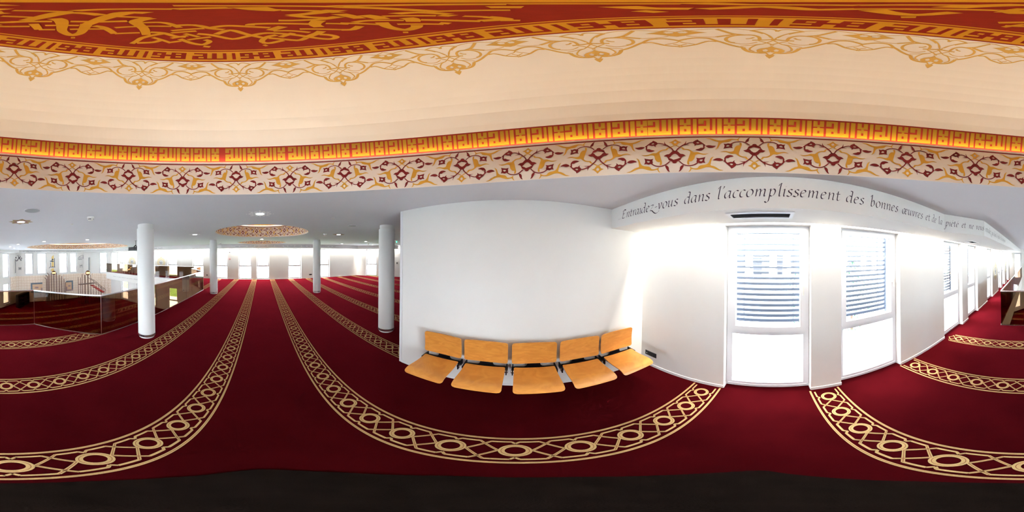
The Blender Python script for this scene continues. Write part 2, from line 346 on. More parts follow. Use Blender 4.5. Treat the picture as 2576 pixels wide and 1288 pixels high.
PAT_M=[[0.07,[[0.162,-0.179],[0.143,-0.202],[0.118,-0.262],[0.094,-0.331],[0.066,-0.369],[0.043,-0.38],[0.034,-0.347],[0.053,-0.285],[0.078,-0.225]]],[0.05,[[0.073,-0.233],[0.08,-0.195],[0.089,-0.157],[0.105,-0.1],[0.117,-0.061],[0.098,-0.049]]],[0.03,[[0.034,-0.415],[0.021,-0.41]]],[0.05,[[0.204,-0.219],[0.186,-0.166],[0.176,-0.106],[0.165,-0.092]]],[0.035,[[0.179,-0.097],[0.151,-0.096],[0.119,-0.11]]],[0.032,[[0.299,-0.239],[0.247,-0.242],[0.21,-0.233],[0.154,-0.22]]],[0.032,[[0.122,-0.21],[0.069,-0.188],[0.035,-0.152]]],[0.025,[[0.293,-0.282],[0.241,-0.299],[0.185,-0.295]]],[0.045,[[0.183,-0.258],[0.156,-0.336]]],[0.028,[[0.156,-0.336],[0.115,-0.327]]],[0.028,[[0.081,-0.312],[0.007,-0.27]]],[0.028,[[0.154,-0.278],[0.083,-0.255]]],[0.045,[[0.051,-0.243],[0.016,-0.253],[-0.056,-0.304]]],[0.03,[[-0.056,-0.304],[-0.102,-0.246]]],[0.03,[[0.244,-0.156],[0.2,-0.17]]],[0.03,[[0.232,-0.078],[0.175,-0.086]]],[0.03,[[0.176,-0.071],[0.165,-0.04],[0.129,0.003]]],[0.03,[[0.09,-0.112],[0.041,-0.094]]],[0.06,[[0.041,-0.094],[0.018,-0.148],[-0.039,-0.184],[-0.079,-0.209],[-0.139,-0.254]]],[0.028,[[-0.005,-0.239],[-0.037,-0.186],[-0.082,-0.129]]],[0.03,[[-0.002,-0.148],[-0.029,-0.115],[-0.108,-0.122]]],[0.04,[[-0.19,-0.371],[-0.178,-0.332],[-0.162,-0.297],[-0.156,-0.255],[-0.155,-0.204]]],[0.035,[[-0.198,-0.351],[-0.231,-0.301],[-0.223,-0.252]]],[0.035,[[-0.118,-0.221],[-0.148,-0.199],[-0.208,-0.192],[-0.232,-0.167]]],[0.03,[[-0.177,-0.259],[-0.278,-0.252]]],[0.035,[[-0.074,-0.124],[-0.09,-0.076],[-0.148,-0.055],[-0.175,-0.028]]],[0.03,[[-0.134,-0.161],[-0.143,-0.071]]],[0.033,[[-0.139,-0.052],[-0.122,-0.008],[-0.143,0.043],[-0.157,0.09]]],[0.035,[[-0.233,-0.066],[-0.191,-0.023],[-0.194,-0.005],[-0.25,0.025],[-0.298,0.071]]],[0.035,[[-0.207,-0.116],[-0.237,-0.084],[-0.308,-0.03],[-0.269,0.034],[-0.233,0.084],[-0.243,0.154],[-0.269,0.246],[-0.264,0.292],[-0.23,0.3],[-0.214,0.27],[-0.218,0.239]]],[0.045,[[-0.247,-0.198],[-0.314,-0.187],[-0.353,-0.155],[-0.323,-0.117],[-0.292,-0.124]]],[0.035,[[-0.375,-0.16],[-0.393,-0.138]]],[0.028,[[-0.161,-0.179],[-0.17,-0.104]]],[0.03,[[-0.189,-0.15],[-0.25,-0.129]]],[0.03,[[-0.224,-0.218],[-0.218,-0.154]]],[0.03,[[-0.272,-0.18],[-0.264,-0.093]]],[0.03,[[-0.27,-0.247],[-0.273,-0.207]]],[0.045,[[-0.362,0.076],[-0.344,0.069],[-0.288,0.086],[-0.258,0.115]]],[0.035,[[-0.407,0.077],[-0.398,0.089]]],[0.04,[[-0.366,0.071],[-0.37,0.101],[-0.328,0.145]]],[0.035,[[-0.302,0.093],[-0.319,0.191],[-0.275,0.214]]],[0.05,[[-0.266,0.212],[-0.213,0.227],[-0.173,0.228]]],[0.06,[[-0.123,0.203],[-0.091,0.181],[-0.035,0.171]]],[0.035,[[-0.125,0.044],[-0.104,0.06],[-0.09,0.169]]],[0.03,[[-0.069,0.198],[-0.055,0.244]]],[0.045,[[-0.053,0.102],[-0.047,0.131],[-0.016,0.169],[0.03,0.179]]],[0.045,[[0.025,0.111],[0.004,0.14],[0.006,0.172]]],[0.04,[[0.025,0.111],[0.06,0.131],[0.113,0.135]]],[0.05,[[-0.195,0.092],[-0.136,0.119]]],[0.03,[[-0.203,0.101],[-0.193,0.145],[-0.202,0.203]]],[0.04,[[-0.284,0.129],[-0.223,0.16]]],[0.03,[[-0.164,0.165],[-0.149,0.213],[-0.133,0.266]]],[0.03,[[0.171,0.029],[0.158,0.058],[0.154,0.113]]],[0.035,[[0.129,0.003],[0.131,0.049]]],[0.05,[[0.138,0.061],[0.105,0.071],[0.093,0.089]]],[0.03,[[0.093,0.089],[0.095,0.119],[0.08,0.153]]],[0.07,[[0.004,0.282],[-0.028,0.328],[-0.036,0.37],[-0.022,0.393],[0.014,0.38],[0.035,0.355]]],[0.03,[[-0.054,0.413],[-0.042,0.422]]],[0.06,[[0.08,0.264],[0.076,0.284],[0.056,0.315]]],[0.03,[[-0.052,0.223],[-0.02,0.3]]],[0.03,[[-0.03,0.24],[0.006,0.245],[0.054,0.288]]],[0.035,[[0.082,0.299],[0.128,0.334],[0.171,0.356]]],[0.05,[[0.172,0.35],[0.203,0.341],[0.218,0.333],[0.206,0.314],[0.193,0.301]]],[0.03,[[0.193,0.301],[0.164,0.282]]],[0.03,[[0.207,0.35],[0.242,0.351]]],[0.028,[[0.009,0.321],[0.09,0.372]]],[0.04,[[0.09,0.37],[0.106,0.353]]],[0.028,[[0.07,0.225],[0.132,0.264]]],[0.045,[[-0.135,0.267],[-0.113,0.29],[-0.065,0.279]]],[0.04,[[0.063,0.161],[0.023,0.219]]],[0.05,[[0.063,0.196],[0.057,0.218],[0.04,0.253]]],[0.04,[[0.105,0.214],[0.138,0.215],[0.157,0.251]]],[0.07,[[0.14,0.258],[0.152,0.274]]],[0.03,[[0.15,0.209],[0.231,0.211]]],[0.035,[[0.15,0.115],[0.152,0.174],[0.159,0.206]]],[0.04,[[0.162,0.109],[0.192,0.124],[0.234,0.129]]],[0.05,[[0.22,0.169],[0.241,0.17]]],[0.03,[[0.234,0.125],[0.266,0.115],[0.283,0.098]]],[0.05,[[0.289,0.144],[0.321,0.152],[0.344,0.129]]],[0.04,[[0.338,0.18],[0.369,0.178]]],[0.03,[[0.275,0.093],[0.304,0.079],[0.304,0.032]]],[0.04,[[0.352,0.123],[0.346,0.1],[0.332,0.076],[0.358,0.052],[0.368,0.034],[0.348,0.009]]],[0.06,[[0.354,-0.009],[0.373,-0.043],[0.377,-0.079],[0.357,-0.093],[0.315,-0.085]]],[0.04,[[0.407,-0.096],[0.391,-0.111]]],[0.03,[[0.301,0.035],[0.264,0.001]]],[0.03,[[0.349,0.01],[0.316,-0.03],[0.264,-0.075]]],[0.05,[[0.289,-0.025],[0.257,-0.006],[0.238,0.005]]],[0.08,[[0.256,-0.086],[0.252,-0.114],[0.242,-0.106]]],[0.03,[[0.299,-0.299],[0.249,-0.269]]],[0.03,[[0.269,-0.102],[0.24,-0.05]]]]
# ------------------------------------------------------------------ outline of the building
def mir(x): return -9.26 - x
OUT = [(1.64, -13.0), (1.64, 9.25), (-8.0, 9.25), (-10.95, 7.2), (-10.95, -13.0), (-8.31, -16.15), (-.95, -16.15)]
GAL = [(1.64, -13.0), (1.64, 9.25), (-8.0, 9.25), (-10.95, 7.2), (-10.95, -13.0), (-9.96, -14.2), (-9.96, -3.93),
       (-8.45, -3.93), (-7.35, -2.785), (-1.81, -2.785), (-.66, -3.91), (.73, -3.91), (.73, -14.11)]

def inside(poly, x, y):
    c = False; n = len(poly)
    for i in range(n):
        x1, y1 = poly[i]; x2, y2 = poly[(i + 1) % n]
        if (y1 > y) != (y2 > y) and x < (x2 - x1) * (y - y1) / (y2 - y1) + x1: c = not c
    return c

def frame(A, B):
    d = Vector((B[0] - A[0], B[1] - A[1])); L = d.length; d.normalize()
    n = Vector((d.y, -d.x))
    return (lambda u, w, z: (A[0] + d.x * u + n.x * w, A[1] + d.y * u + n.y * w, z)), L

def wall(name, A, B, levels, thick=.25, mats=None, label=None):
    """levels: list of (z0, z1, [(u0,u1,oz0,oz1)...])"""
    F, L = frame(A, B); mb = MB()
    for z0, z1, ops in levels:
        ops = sorted(ops); u = -.12
        for (a, b, oz0, oz1) in ops:
            mb.obox(F, u, a, 0, thick, z0, z1)
            if oz0 > z0: mb.obox(F, a, b, 0, thick, z0, oz0)
            if oz1 < z1: mb.obox(F, a, b, 0, thick, oz1, z1)
            u = b
        mb.obox(F, u, L + .12, 0, thick, z0, z1)
    o = mb.build(name, mats or m_wall)
    return struct(o, label), F, L

ZH = 2.10       # window head = soffit
W_UP_E = [(-.381, .509), (-1.60, -.715), (-3.69, -2.80), (-4.90, -4.07), (-6.93, -6.06), (-9.05, -8.25), (-10.35, -9.5), (-12.2, -11.3)]
W_UP_W = [(3.95, 4.84), (1.77, 2.71), (-.38, .51), (-1.60, -.69), (-3.20, -2.34), (-4.98, -4.10), (-7.17, -6.28), (-9.35, -8.45), (-10.66, -9.8), (-12.85, -11.86)]
LZ0, LZ1 = -2.84, -.78
e_ops = [(a + 13, b + 13, 0, ZH) for a, b in W_UP_E]
e_low = [(a + 13, b + 13, LZ0, LZ1) for a, b in W_UP_E if b < 1]
wall_e, FE, LE = wall('wall_east', OUT[0], OUT[1], [(-.021, ZC, [(a, b, -.021, c) for a, b, _, c in e_ops]), (ZL, -.021, e_low)])
w_ops = [(7.2 - b, 7.2 - a, 0, ZH) for a, b in W_UP_W]
w_low = [(7.2 - b, 7.2 - a, LZ0, LZ1) for a, b in W_UP_W]
wall_w, FW, LW = wall('wall_west', OUT[3], OUT[4], [(-.021, ZC, [(a, b, -.021, c) for a, b, _, c in w_ops]), (ZL, -.021, w_low)])
nw_ops = [(2.30, 3.16, 0, ZH)]
nw_ops = [(.75, 1.60, 0, ZH), (1.93, 2.80, 0, ZH)]
wall_nw, FNW, LNW = wall('wall_west', OUT[2], OUT[3], [(-.021, ZC, [(a, b, -.021, c) for a, b, _, c in nw_ops]), (ZL, -.021, [])])
wall_n, FN, LN = wall('wall_north', OUT[1], OUT[2], [(0, ZC, []), (ZL, 0, [])])
# diagonals beside the qibla wall, and the qibla wall itself (two storeys high)
dw = [(.25, 1.02, -.18, 2.06), (1.40, 2.28, -.18, 2.06)]        # from (-10.95,-13)
wall_sw, FSW, LSW = wall('wall_south', OUT[4], OUT[5], [(-.2, ZC, dw), (ZL, -.2, [])])
qx = [(-8.31, 0)]
q_ops = [(x0 + 8.31, x1 + 8.31, -.10, 2.07) for x0, x1 in ((-7.52, -6.68), (-6.41, -5.43), (-4.10, -3.11), (-2.72, -1.86))]
wall_s, FS, LS = wall('wall_south', OUT[5], OUT[6], [(ZL, ZC, q_ops)])
de = [(1.02, 1.94, -.22, 2.06), (2.62, 3.5, -.22, 2.06)]          # from (-.95,-16.15)
de_low = [(1.02, 1.94, -2.7, -.74), (2.72, 3.5, -2.7, -.56)]
wall_se, FSE, LSE = wall('wall_south', OUT[6], OUT[0], [(-.4, ZC, de), (ZL, -.4, de_low)])

# ---- tiled dado of the hall below
mb = MB()
mb.obox(FS, -.02, 7.38, -.03, -.002, ZL, -.2)
mb.obox(FSE, 0, .86, -.03, -.002, ZL, -.2)
mb.obox(FSW, 1.0, 4.08, -.03, -.002, ZL, -.2)
struct(mb.build('trim_1', m_tile), 'cream tiled wall panelling with a fine star lattice in the hall below')

# ------------------------------------------------------------------ floors with woven prayer rows
PITCH = .2917
def carpet_cell(mb, x0, yc, z, poly):
    if not (inside(poly, x0, yc) or inside(poly, x0 + PITCH, yc)): return
    def ok(p): return inside(poly, p[0], p[1])
    def quad(a, b, w, mi=1, dz=0):
        dx, dy = b[0] - a[0], b[1] - a[1]; q = math.hypot(dx, dy)
        nx, ny = -dy / q * w / 2, dx / q * w / 2
        P = [(a[0] + nx, a[1] + ny), (b[0] + nx, b[1] + ny), (b[0] - nx, b[1] - ny), (a[0] - nx, a[1] - ny)]
        if all(ok((p[0] + x0, p[1] + yc)) for p in P):
            mb.add([(p[0] + x0, p[1] + yc, z + dz) for p in P], [(3, 2, 1, 0)], mi)
    N = 28
    for r0, r1, mi, dz in ((.045, .0735, 1, .0006), (.0595, .0625, 2, .0010)):
        for k in range(N):
            a, b = 2 * PI * k / N, 2 * PI * (k + 1) / N
            P = [(r0 * math.cos(a), r0 * math.sin(a)), (r1 * math.cos(a), r1 * math.sin(a)), (r1 * math.cos(b), r1 * math.sin(b)), (r0 * math.cos(b), r0 * math.sin(b))]
            if all(ok((p[0] + x0, p[1] + yc)) for p in P):
                mb.add([(p[0] + x0, p[1] + yc, z + dz) for p in P], [(0, 1, 2, 3)], mi)
    p = PITCH
    for s in (1, -1):
        quad((-p / 2, .147 * s), (p / 2, .147 * s), .019); quad((-p / 2, .147 * s), (p / 2, .147 * s), .003, 2, .0006)
        quad((.0, .086 * s), (.02, .107 * s), .015); quad((.0, .086 * s), (-.02, .107 * s), .015)
        quad((.018, .107 * s), (.118, .107 * s), .016); quad((.174, .107 * s), (p - .018, .107 * s), .016)
        quad((.116, .109 * s), (p - .074, 0), .015, 1, .0003); quad((p - .116, .109 * s), (.074, 0), .015, 1, .0003)
        quad((.116, .109 * s), (p - .074, 0), .003, 2, .0008); quad((p - .116, .109 * s), (.074, 0), .003, 2, .0008)

ROWS = [(-2.9138, 1.385), (-1.7222, 1.482), (-.5130, 1.468), (.6830, -2.9027), (1.9175, -2.7906), (3.12, .1), (4.33, .15), (5.53, 0), (6.74, .1), (7.94, .05)]
fl = MB()
GALX = [(1.737, -13.05), (1.737, 9.3), (-8.0, 9.38), (-11.047, 7.27), (-11.047, -13.05)] + GAL[5:]
fl.prism(GALX, -.02, 0, 0, bottom=False)
for yc, ph in ROWS:
    k0 = math.floor((-10.95 - ph) / PITCH)
    for k in range(k0, k0 + 46):
        carpet_cell(fl, ph + k * PITCH, yc, .0012, GAL)
floor = struct(fl.build('floor', [m_carpet, m_tan, m_tan2]), 'dark red carpet with tan interlaced prayer rows')
fl = MB()
fl.prism(OUT, ZL - .1, ZL, 0)
for j in range(12):
    yc = -12.81 + 1.207 * j
    if yc > 2: break
    for k in range(-38, 8):
        carpet_cell(fl, k * PITCH + .1 * (j % 3), yc, ZL + .0012, OUT)
for k in range(5):
    carpet_cell(fl, -5.5 + k * PITCH, -14.12, ZL + .0012, OUT)
struct(fl.build('floor', [m_carpet, m_tan, m_tan2]), 'red striped carpet of the prayer hall one storey below')
# gallery slab: white edge and the ceiling of the hall below
sl = MB(); sl.prism(GAL, -.72, -.021, 0)
struct(sl.build('ceiling', m_wall), 'white gallery slab, ceiling of the lower hall')

# ------------------------------------------------------------------ ceiling with round openings
D1 = (-.2696, -.0583); D2 = (-4.66, .0); D3 = (-8.98, .0); DB = (-4.82, -10.25)
RB = 3.46
def circ(c, r, n=192, rev=False):
    q = [(c[0] + r * math.cos(2 * PI * k / n), c[1] + r * math.sin(2 * PI * k / n)) for k in range(n)]
    return q[::-1] if rev else q
cl = MB()
cl.prism(OUT, ZC, ZC + .002, 0, holes=[circ(D1, 1.311), circ(D2, 1.311), circ(D3, 1.311), circ(DB, RB)])
struct(cl.build('ceiling', m_ceil), 'flat pale grey ceiling around the painted domes')

# ------------------------------------------------------------------ fascia and soffit along the walls
FAS = [(1.11, 8.7), (1.11, -1.9), (.74, -2.53), (.76, -13.0), (-1.25, -15.5), (-8.02, -15.5), (-10.02, -13.0), (-10.0, -2.53),
       (-10.37, -1.9), (-10.37, 6.9), (-7.85, 8.7)]
SOF = [(1.555, 9.24), (1.555, -13.0), (1.63, -13.0), (-.95, -16.14), (-8.31, -16.14), (-10.94, -13.0), (-10.865, -13.0), (-10.865, 7.15), (-7.97, 9.17), (-7.97, 9.24)]
sf = MB()
sf.prism(SOF, ZH, ZH + .015, 0, holes=[FAS])
n = len(FAS)
for i in range(n):
    a, b = FAS[i], FAS[(i + 1) % n]
    F, L = frame(b, a)
    if i == n - 1: continue
    sf.obox(F, -.0, L + .0, -.015, 0, ZH, ZC - .001)
# upstand that hides the cove lamps
sf.box(1.545, 1.555, -12.95, 1.69, ZH, ZC - .001)
sf.box(-10.865, -10.855, -12.95, 7.1, ZH, ZC - .001)
trim2 = struct(sf.build('trim_2', m_wall), 'white fascia and soffit running round the room under the ceiling')

# ------------------------------------------------------------------ partition behind the seats
mb = MB()
mb.box(-1.455, 1.642, 1.70, 1.86, 0.0, ZC - .001)
part = struct(mb.build('wall_north', m_wall), 'white partition wall behind the row of wooden seats')
mb = MB()
mb.box(-1.455, -1.458 + .006, 1.70, 1.86, .0, 2.1)
mb.box(-1.50, -1.456, 1.70, 1.90, 0.0, ZC - .002)
struct(mb.build('trim_3', m_frame), 'narrow white end strip of the partition wall')
mb = MB()
mb.box(-1.455, 1.63, 1.694, 1.70, 0.002, .045)
struct(mb.build('baseboard_north', m_base))
mb = MB()
prev = 1.694
for a, b in sorted(W_UP_E, reverse=True):
    mb.box(1.632, 1.64, b, prev, .002, .05); prev = a
    mb.box(1.6405, 1.73, b - .006, b - .0005, .002, .05); mb.box(1.6405, 1.73, a + .0005, a + .006, .002, .05)
mb.box(1.632, 1.64, -13, prev, .002, .05)
struct(mb.build('baseboard_east', m_base))
mb = MB()
prev = 7.2
for a, b in sorted(W_UP_W, reverse=True):
    mb.box(-10.942, -10.95, b, prev, .002, .05); prev = a
struct(mb.build('baseboard_west', m_base))

# ------------------------------------------------------------------ windows
NW = [0]
def window(F, u0, u1, z0, z1, zt, hside=1):
    NW[0] += 1
    w = bpy.data.objects.new('window_%d' % NW[0], None); scene.collection.objects.link(w); struct(w)
    c = F((u0 + u1) / 2, .12, z0); w.location = c
    d = Vector(F(1, 0, 0)) - Vector(F(0, 0, 0)); nn = Vector(F(0, 1, 0)) - Vector(F(0, 0, 0))
    h = (u1 - u0) / 2
    G = lambda u, ww, z: (d.x * u + nn.x * (ww - .12), d.y * u + nn.y * (ww - .12), z - z0)
    fr = MB(); t = .062
    a, b = -h + .003, h - .003
    fr.obox(G, a, a + t, .095, .17, z0 + .005, z1); fr.obox(G, b - t, b, .095, .17, z0 + .005, z1)
    fr.obox(G, a + t, b - t, .095, .17, z0 + .005, z0 + .09); fr.obox(G, a + t, b - t, .095, .17, z1 - .05, z1)
    if zt: fr.obox(G, a + t, b - t, .095, .17, zt - .045, zt + .01)
    fr.obox(G, a + .02, b - .02, .085, .12, z0 + .012, z0 + .05)
    fr.build('window_frame', m_frame, w)
    top0 = (zt + .005) if zt else z0 + .06
    sa = MB(); s0, s1 = a + .045, b - .045; q = .052; z2 = z1 - .02
    sa.obox(G, s0, s0 + q, .078, .14, top0, z2); sa.obox(G, s1 - q, s1, .078, .14, top0, z2)
    sa.obox(G, s0 + q, s1 - q, .078, .14, top0, top0 + .06); sa.obox(G, s0 + q, s1 - q, .078, .14, z2 - .055, z2)
    sash = sa.build('sash', m_frame, w)
    pa = MB(); pa.obox(G, s0 + q - .005, s1 - q + .005, .108, .120, top0 + .055, z2 - .05); pa.build('pane', m_pane, sash)
    hd = MB()
    hx = (s1 - q / 2) if hside > 0 else (s0 + q / 2)
    zc = (top0 + z2) / 2 - .05
    hd.obox(G, hx - .012, hx + .012, .062, .078, zc - .03, zc + .03); hd.obox(G, hx - .009, hx + .009, .04, .054, zc - .09, zc + .01)
    hd.obox(G, hx - .006, hx + .006, .05, .07, zc - .006, zc + .006)
    hd.build('handle', m_plast, sash)
    if zt:
        pb = MB(); pb.obox(G, a + t - .005, b - t + .005, .125, .137, z0 + .085, zt - .04); pb.build('pane', m_pane, w)
    return w
for a, b, z0, z1 in e_ops: window(FE, a, b, z0, z1, .91, -1)
for a, b, z0, z1 in w_ops: window(FW, a, b, z0, z1, .91)
for a, b, z0, z1 in nw_ops: window(FNW, a, b, z0, z1, .91)
for a, b, z0, z1 in q_ops: window(FS, a, b, z0, z1, None)
for a, b, z0, z1 in dw: window(FSW, a, b, z0, z1, None)
for a, b, z0, z1 in de: window(FSE, a, b, z0, z1, None)
for a, b, z0, z1 in de_low: window(FSE, a, b, z0, z1, None)
for a, b, z0, z1 in w_low: window(FW, a, b, z0, z1, -2.0)
for a, b, z0, z1 in e_low: window(FE, a, b, z0, z1, -2.0)

# ------------------------------------------------------------------ outside blinds
def blind(F, u0, u1, z0, z1, label, tilt=.45):
    c = Vector(F((u0 + u1) / 2, .33, z1))
    t = thing('venetian_blind', label, 'blind', c, 'slatted blinds hung outside the windows')
    d = Vector(F(1, 0, 0)) - Vector(F(0, 0, 0)); nn = Vector(F(0, 1, 0)) - Vector(F(0, 0, 0))
    h = (u1 - u0) / 2 - .02
    mb = MB(); z = -.06
    G = lambda u, w, zz: (d.x * u + nn.x * w, d.y * u + nn.y * w, zz)
    while z > z0 - z1:
        q = .035
        for (w0, zz0, w1, zz1) in ((-q, -q * tilt, 0, .006), (0, .006, q, q * tilt)):
            vs = [G(-h, w0, z + zz0), G(h, w0, z + zz0), G(h, w1, z + zz1), G(-h, w1, z + zz1)]
            vs += [(x, y, zz - .002) for x, y, zz in vs]
            mb.add(vs, [(0, 1, 2, 3), (7, 6, 5, 4), (0, 4, 5, 1), (2, 6, 7, 3), (1, 5, 6, 2), (3, 7, 4, 0)])
        z -= .068
    mb.build('slats', m_slat, t)
    m2 = MB(); m2.obox(G, -h, h, -.04, .04, -.03, .03); m2.build('head_rail', m_slat, t)
    for s in (-h * .7, h * .7):
        m3 = MB(); m3.obox(G, s - .0015, s + .0015, -.002, .002, z, 0); m3.build('cord', m_dark, t)
    for s in (-1, 1):
        m4 = MB(); m4.obox(G, s * (h + .012) - .008, s * (h + .012) + .008, -.02, .02, z, .03); m4.build('guide_rail', m_slat, t)
    return t
bl = ['window under the long air grille', 'second window right of the wooden seats', 'third window right of the wooden seats', 'fourth window right of the wooden seats', 'window of the corridor beyond the fourth one']
for i, (a, b) in enumerate(W_UP_E[:5]):
    blind(FE, a + 13, b + 13, .95, 2.12, 'pale grey slatted blind outside the ' + bl[i])
blind(FS, q_ops[3][0], q_ops[3][1], 1.0, 2.1, 'pale blind half down over the far window left of the white calligraphy panel')
blind(FSE, de[1][0], de[1][1], 1.0, 2.1, 'pale blind half down over the far window at the end of the corridor')

# ------------------------------------------------------------------ what lies outside
mb = MB(); mb.box(-16, 60, -60, 60, -3.3, -3.2)
struct(mb.build('ground', mat('pale_paving', lin(226, 226, 224), .9, noise=.05, nscale=2)), 'pale paving outside the windows')
mb = MB(); mb.box(-34, -16, -60, 60, -3.3, -3.2)
g = struct(mb.build('ground', m_grass), 'bright green lawn outside the windows')
def bush(name, label, cat, x, y, z, r, h, n=260, seed=1):
    rnd = random.Random(seed); mb = MB()
    for _ in range(n):
        a = rnd.random() * 2 * PI; t = rnd.random(); rr = r * math.sqrt(rnd.random()); zz = h * t
        rr *= math.sin(PI * min(.95, .15 + .8 * t))
        c = Vector((rr * math.cos(a), rr * math.sin(a), zz)); s = .06 + .06 * rnd.random()
        d1 = Vector((rnd.uniform(-1, 1), rnd.uniform(-1, 1), rnd.uniform(-1, 1))).normalized(); d2 = d1.orthogonal().normalized()
        mb.add([c - d1 * s, c + d2 * s * .5, c + d1 * s, c - d2 * s * .5], [(0, 1, 2, 3)])
    t = thing(name, label, cat, (x, y, z))
    mb.build('foliage', m_leaf, t)
    tk = MB(); tk.lathe([(.10, 0), (.08, h * .28)], 10); tk.build('trunk', m_brown, t)
    return t
bush('tree', 'green tree outside, seen low through the second window right of the seats', 'tree', 9.5, -4.9, -3.2, 1.3, 4.7, n=420, seed=3)
bush('tree', 'green tree outside, seen through the slats of the window facing the seats corner', 'tree', 11.5, -2.0, -3.2, 1.2, 4.9, n=420, seed=5)
t = thing('building', 'pale house outside, seen through the blinds of the nearest window', 'building', (16, 1, -3.2))
mb = MB(); mb.box(-2.5, 2.5, -5, 4, 0, 6.2); mb.build('wall', m_bldg, t)
for k in range(4):
    mb = MB(); mb.box(-2.56, -2.5, -4.2 + 2.1 * k, -3.2 + 2.1 * k, 3.6, 5.0); mb.build('window', m_dark, t)
# ------------------------------------------------------------------ painted domes
KSTART = [-88.6, -113.9, -139.8, -167.4, -193.6, -219.6, -245.3, -270.8, -296.1, -321.2, -346.8, -372.4, -398.0, -423.4]
def dome(name, label, cat, c, R, zoff_mult=1, cells=16, kuf=14, exact=False, group=None):
    NS = 192
    t = thing(name, label, cat, (c[0], c[1], ZC), group)
    Z0 = .338; RC_ = R + .034
    HC = RC_ if R < 2 else 1.75
    def P(th, a, off=0):
        r = RC_ * math.sin(a); z = Z0 + HC * math.cos(a)
        k = min(1, max(0, (math.degrees(a) - 77) / 9)) ** 1.5; r += .058 * k
        r -= off; z -= off * math.cos(a)
        return (r * math.cos(th), r * math.sin(th), z)
    def drum(th, z, off=0):
        r = R + z * .0965 - off
        return (r * math.cos(th), r * math.sin(th), z)
    # drum with the floral frieze
    mb = MB()
    zs = [0, .378, .394, .417]
    for j in range(3):
        for k in range(NS):
            a, b = 2 * PI * k / NS, 2 * PI * (k + 1) / NS
            mb.add([drum(a, zs[j]), drum(a, zs[j + 1]), drum(b, zs[j + 1]), drum(b, zs[j])], [(0, 1, 2, 3)], (0, 1, 0)[j])
    # rim and groove
    rl = R + .417 * .0965
    prof = [(rl, .417), (rl + .006, .417), (rl + .006, .362), (rl + .052, .362), (rl + .052, .39)]
    for j in range(len(prof) - 1):
        for k in range(NS):
            a, b = 2 * PI * k / NS, 2 * PI * (k + 1) / NS
            (r0, z0), (r1, z1) = prof[j], prof[j + 1]
            mb.add([(r0 * math.cos(a), r0 * math.sin(a), z0), (r1 * math.cos(a), r1 * math.sin(a), z1), (r1 * math.cos(b), r1 * math.sin(b), z1), (r0 * math.cos(b), r0 * math.sin(b), z0)], [(0, 1, 2, 3)], 0)
    S_ = 2 * PI / cells / (2 * PI * 1.33 / 16)       # radians per metre of motif
    ax0 = math.radians(8.2)
    F_ = PAT_F
    def sym(half):
        return half + [(-x, y) for x, y in reversed(half)]
    for i in range(cells):
        up = (i % 2 == 0); th0 = ax0 + i * 2 * PI / cells
        def fn(off):
            return lambda x, y: drum(th0 - x * S_, y if up else .383 - y, off)
        fc, fy, fs = fn(.0035), fn(.002), fn(.005)
        mb.flat([sym(F_['y1']), sym(F_['y1h'])], fy, 2)
        mb.flat([sym(F_['bd']), sym(F_['bdh'])], fc, 1)
        for s in (1, -1):
            g = lambda L: [(s * x, y) for x, y in L]
            mb.flat([cr(g(F_['y2']), 2, True)], fy, 2); mb.flat([cr(g(F_['y3']), 2, True)], fy, 2)
            mb.strip(cr(g(F_['ys']), 3), .008, fy, 2)
            for a_, h_ in (('fl1', 'fl1h'), ('fl2', 'fl2h')): mb.flat([g(F_[a_]), g(F_[h_])], fc, 1)
            for a_ in ('lf1', 'lf3', 'lf4'): mb.flat([cr(g(F_[a_]), 2, True)], fc, 1)
            mb.strip(cr(g(F_['st1']), 3), .0085, fs, 1)
            mb.strip(cr(g(F_['st2']), 3), .0095, fs, 1)
            for q in ('st2b', 'st2c'): mb.strip(cr(g(F_[q]), 3), .012, fs, 1, lambda v: 1 - v)
            mb.strip(cr(g(F_['st2d']), 3), .008, fs, 1); mb.strip(cr(g(F_['st3']), 3), .010, fs, 1)
    o = mb.build('floral_drum', [m_dome_drum, m_crim, m_yel], t)
    o['label'] = 'cream drum band painted with crimson and ochre flowers'
    # cupola shell
    sc_s = 1.345
    s_edges = [.6364, .70, .78, .86, .95, 1.05, 1.15, 1.25, 1.35, 1.45, 1.6, 1.75]
    al = [s / sc_s for s in s_edges] + [math.acos(.28 / 1.345)]
    mb = MB()
    for j in range(len(al) - 1):
        for k in range(NS):
            a, b = 2 * PI * k / NS, 2 * PI * (k + 1) / NS
            mb.add([P(a, al[j]), P(b, al[j]), P(b, al[j + 1]), P(a, al[j + 1])], [(0, 1, 2, 3)], 0)
    for k in range(NS):
        a, b = 2 * PI * k / NS, 2 * PI * (k + 1) / NS
        x0, x1 = math.acos(.107 / 1.345), math.acos(.03 / 1.345)
        mb.add([P(a, x0), P(b, x0), P(b, x1), P(a, x1)], [(0, 1, 2, 3)], 0)
    cup = mb.build('cupola', m_dome, t, smooth=True)
    # kufic band
    a0, a1 = math.acos(.28 / 1.345), math.acos(.107 / 1.345)
    mb = MB()
    for j in range(4):
        for k in range(NS):
            a, b = 2 * PI * k / NS, 2 * PI * (k + 1) / NS
            x0 = a0 + (a1 - a0) * j / 4; x1 = a0 + (a1 - a0) * (j + 1) / 4
            mb.add([P(a, x0), P(b, x0), P(b, x1), P(a, x1)], [(0, 1, 2, 3)], 0)
    cw = math.radians(25.45) if exact else 2 * PI / kuf
    starts = [math.radians(s) for s in KSTART] if exact else [-k * cw for k in range(kuf)]
